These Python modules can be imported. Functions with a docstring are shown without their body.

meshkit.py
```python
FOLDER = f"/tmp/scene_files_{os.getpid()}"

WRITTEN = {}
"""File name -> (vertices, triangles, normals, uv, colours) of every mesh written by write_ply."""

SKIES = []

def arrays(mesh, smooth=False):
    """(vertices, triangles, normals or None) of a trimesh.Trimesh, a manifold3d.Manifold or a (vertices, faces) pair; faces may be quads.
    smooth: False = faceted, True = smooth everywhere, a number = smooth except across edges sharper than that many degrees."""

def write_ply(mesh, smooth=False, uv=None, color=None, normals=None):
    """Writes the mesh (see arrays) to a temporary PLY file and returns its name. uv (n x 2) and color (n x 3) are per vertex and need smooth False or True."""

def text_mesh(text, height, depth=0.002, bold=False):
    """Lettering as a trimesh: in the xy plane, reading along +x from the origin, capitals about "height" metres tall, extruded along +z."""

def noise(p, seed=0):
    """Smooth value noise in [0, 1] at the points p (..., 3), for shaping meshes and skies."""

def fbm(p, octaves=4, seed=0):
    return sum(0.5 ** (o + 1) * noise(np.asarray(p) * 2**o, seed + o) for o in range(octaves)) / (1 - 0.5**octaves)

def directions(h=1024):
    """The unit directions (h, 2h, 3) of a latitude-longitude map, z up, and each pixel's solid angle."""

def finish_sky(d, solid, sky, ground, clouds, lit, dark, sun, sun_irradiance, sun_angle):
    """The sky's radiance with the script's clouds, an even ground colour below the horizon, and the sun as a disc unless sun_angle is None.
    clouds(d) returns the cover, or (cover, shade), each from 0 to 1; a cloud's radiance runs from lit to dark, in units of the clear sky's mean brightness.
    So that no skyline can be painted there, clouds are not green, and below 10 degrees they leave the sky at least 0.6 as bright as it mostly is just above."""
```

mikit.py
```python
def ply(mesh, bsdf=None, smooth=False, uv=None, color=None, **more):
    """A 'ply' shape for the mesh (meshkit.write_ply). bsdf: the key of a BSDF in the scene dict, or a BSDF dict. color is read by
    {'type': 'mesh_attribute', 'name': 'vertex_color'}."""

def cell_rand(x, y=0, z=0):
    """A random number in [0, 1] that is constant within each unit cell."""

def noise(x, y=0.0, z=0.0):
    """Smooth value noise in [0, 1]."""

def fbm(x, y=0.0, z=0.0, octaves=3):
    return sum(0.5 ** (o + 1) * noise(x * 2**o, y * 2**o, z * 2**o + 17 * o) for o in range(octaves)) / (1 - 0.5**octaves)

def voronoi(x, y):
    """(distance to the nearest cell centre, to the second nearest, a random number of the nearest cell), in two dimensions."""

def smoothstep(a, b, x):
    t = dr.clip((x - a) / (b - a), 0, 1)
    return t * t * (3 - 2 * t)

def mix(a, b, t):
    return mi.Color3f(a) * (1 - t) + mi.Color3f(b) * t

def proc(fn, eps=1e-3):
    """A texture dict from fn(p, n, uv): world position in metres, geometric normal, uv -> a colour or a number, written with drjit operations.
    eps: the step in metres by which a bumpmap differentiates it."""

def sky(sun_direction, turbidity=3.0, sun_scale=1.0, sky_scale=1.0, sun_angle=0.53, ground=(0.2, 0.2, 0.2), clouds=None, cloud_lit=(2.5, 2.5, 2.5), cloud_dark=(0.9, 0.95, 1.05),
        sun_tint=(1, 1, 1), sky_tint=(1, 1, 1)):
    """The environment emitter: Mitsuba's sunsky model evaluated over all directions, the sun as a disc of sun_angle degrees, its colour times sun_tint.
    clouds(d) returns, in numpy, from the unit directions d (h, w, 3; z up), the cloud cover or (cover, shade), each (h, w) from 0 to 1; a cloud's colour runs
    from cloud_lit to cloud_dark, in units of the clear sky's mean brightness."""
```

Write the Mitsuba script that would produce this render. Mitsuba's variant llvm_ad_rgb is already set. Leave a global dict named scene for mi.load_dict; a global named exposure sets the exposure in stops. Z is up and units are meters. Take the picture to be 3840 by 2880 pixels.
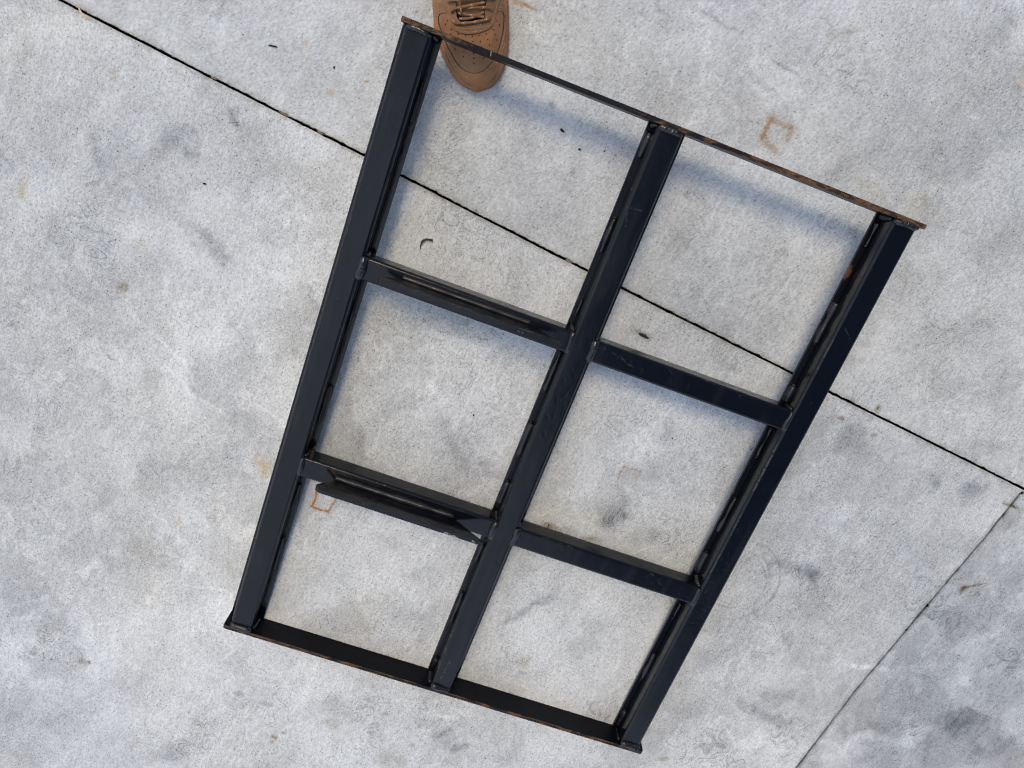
import math
import numpy as np
import drjit as dr
import mitsuba as mi
import trimesh
import shapely.geometry as sg
import shapely.ops as so
from scipy.spatial import Delaunay
import manifold3d as m3
import mikit
import meshkit

scene, labels = {'type': 'scene'}, {}
T4 = mi.ScalarTransform4f
RNG = np.random.default_rng(7)

# ------------------------------------------------------------------ camera, light, exposure
CAM = np.array([-0.20278, 0.88468, 1.21847])
FWD = np.array([0.10387, -0.24571, -0.96376])
DOWN = np.array([0.32973, -0.90570, 0.26644])
scene['camera'] = {
    'type': 'perspective', 'fov': math.degrees(2 * math.atan(1920 / 2812.05)), 'fov_axis': 'x',
    'near_clip': 0.02, 'far_clip': 60.0,
    'to_world': T4().look_at(origin=CAM.tolist(), target=(CAM + FWD).tolist(), up=(-DOWN).tolist()),
    'film': {'type': 'hdrfilm', 'width': 1024, 'height': 768},
    'sampler': {'type': 'independent', 'sample_count': 128},
}
# a hazy sun behind thin high cloud (wide soft disc), blue overhead, cloud closing in towards the horizon
def cloud_cover(d):
    z = np.maximum(d[..., 2], 0.02)
    q = np.stack([d[..., 0] / (z + 0.25), d[..., 1] / (z + 0.25), np.zeros_like(z)], -1)
    f = meshkit.fbm(q * 1.7 + 11.0, 5, 3)
    bank = -0.85 * d[..., 0] - 0.50 * d[..., 1]          # unseen cloud bank, added left and front to brighten the rail reflections
    x = np.clip((f - 0.56 + 0.85 * (1 - z) ** 1.5 + 0.60 * bank) / 0.34, 0, 1)
    return x * x * (3 - 2 * x) * 0.9, np.clip(meshkit.fbm(q * 3.1, 3, 8) * 1.3 - 0.3, 0, 1)


scene['sky'] = mikit.sky((-0.26, 0.46, 1.0), turbidity=3.0, sun_scale=0.235, sky_scale=0.40, sun_angle=20.0,
                         ground=(0.35, 0.35, 0.36), clouds=cloud_cover, cloud_lit=(5.0, 5.45, 6.5), cloud_dark=(2.9, 3.2, 4.0),
                         sun_tint=(1.0, 0.95, 0.83), sky_tint=(1.06, 1.0, 0.90))
exposure = 2.74


# ------------------------------------------------------------------ bookkeeping
def key_for(base):
    if base not in scene and not any(k.startswith(base + '__') for k in scene):
        return base
    i = 1
    while True:
        k = '%s_%03d' % (base, i)
        if k not in scene and not any(q.startswith(k + '__') for q in scene):
            return k
        i += 1


def put(name, mesh, bsdf, parent=None, smooth=30, label=None, solid=True, **more):
    if solid and mesh.volume < 0:
        mesh = trimesh.Trimesh(mesh.vertices, mesh.faces[:, ::-1], process=False)
    k = key_for((parent + '__' if parent else '') + name)
    scene[k] = mikit.ply(mesh, bsdf, smooth=smooth, **more)
    if label:
        labels[k] = {'label': label}
    return k


def thing(key, label, category, group=None):
    labels[key] = {'label': label, 'category': category}
    if group:
        labels[key]['group'] = group


def merge(parts):
    return trimesh.util.concatenate([p if isinstance(p, trimesh.Trimesh) else to_tm(p) for p in parts])


def to_tm(man):
    m = man.to_mesh()
    return trimesh.Trimesh(np.array(m.vert_properties[:, :3]), np.array(m.tri_verts), process=False)


def tube(path, radius, n=10, squash=1.0, ripple=0.0, pitch=0.003, twist=1.0, rough=0.0, seed=0, taper=0.004, step=0.0009, up=(0, 0, 1), uv=False, square=False):
    """A bead or cord along a polyline; ripples follow chevrons like weld beads."""
    path = np.asarray(path, float)
    seg = np.linalg.norm(np.diff(path, axis=0), axis=1)
    cum = np.concatenate([[0], np.cumsum(seg)])
    m = max(4, int(cum[-1] / step))
    s = np.linspace(0, cum[-1], m)
    P = np.stack([np.interp(s, cum, path[:, i]) for i in range(3)], 1)
    if len(path) > 2:
        w = max(1, int(0.004 / step))
        Q = np.pad(P, ((w, w), (0, 0)), mode='edge')
        ker = np.ones(2 * w + 1) / (2 * w + 1)
        P = np.stack([np.convolve(Q[:, i], ker, 'valid') for i in range(3)], 1)
    tan = np.gradient(P, axis=0)
    tan /= np.linalg.norm(tan, axis=1, keepdims=True) + 1e-12
    upv = np.asarray(up, float)
    side = np.cross(tan, upv)
    side /= np.linalg.norm(side, axis=1, keepdims=True) + 1e-12
    nor = np.cross(side, tan)
    rg = np.random.default_rng(seed)
    a = np.linspace(0, 2 * np.pi, n, endpoint=False)
    endd = np.minimum(s, cum[-1] - s)
    if taper > 0:
        k = np.clip(endd / taper, 0.0, 1.0)
        prof = np.sqrt(np.maximum(1 - (1 - k) ** 2, 0.0004))
    else:
        prof = np.ones(m)
    wob = np.ones(m)
    if rough > 0:
        for fr in (18, 45, 110, 260):
            wob += rough * 0.5 * np.sin(s * fr * 2 * np.pi / 10 + rg.uniform(0, 6.28)) * (0.7 if fr > 50 else 1)
    V = []
    for i in range(m):
        ph = s[i] / pitch * 2 * np.pi
        r = radius * prof[i] * wob[i] * (1 + ripple * np.abs(np.sin(0.5 * ph + twist * np.cos(a) * 2.0)) - 0.5 * ripple)
        V.append(P[i] + np.outer(np.cos(a) * r, side[i]) + np.outer(np.sin(a) * r * squash, nor[i]))
    V = np.concatenate(V)
    F = []
    j = np.arange(n)
    for i in range(m - 1):
        A, Bq, C, Dq = i * n + j, i * n + (j + 1) % n, (i + 1) * n + (j + 1) % n, (i + 1) * n + j
        F += [np.stack([A, Bq, C], 1), np.stack([A, C, Dq], 1)]
    V = np.vstack([V, P[0], P[-1]])
    c0, c1 = len(V) - 2, len(V) - 1
    F += [np.stack([np.full(n, c0), (j + 1) % n, j], 1), np.stack([np.full(n, c1), (m - 1) * n + j, (m - 1) * n + (j + 1) % n], 1)]
    F = np.concatenate(F)
    tm = trimesh.Trimesh(V, F, process=False)
    if uv:
        U = np.vstack([np.stack([np.repeat(s, n), np.tile(a, m)], 1), [[0, 0], [s[-1], 0]]])
        return tm, U
    return tm


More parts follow.
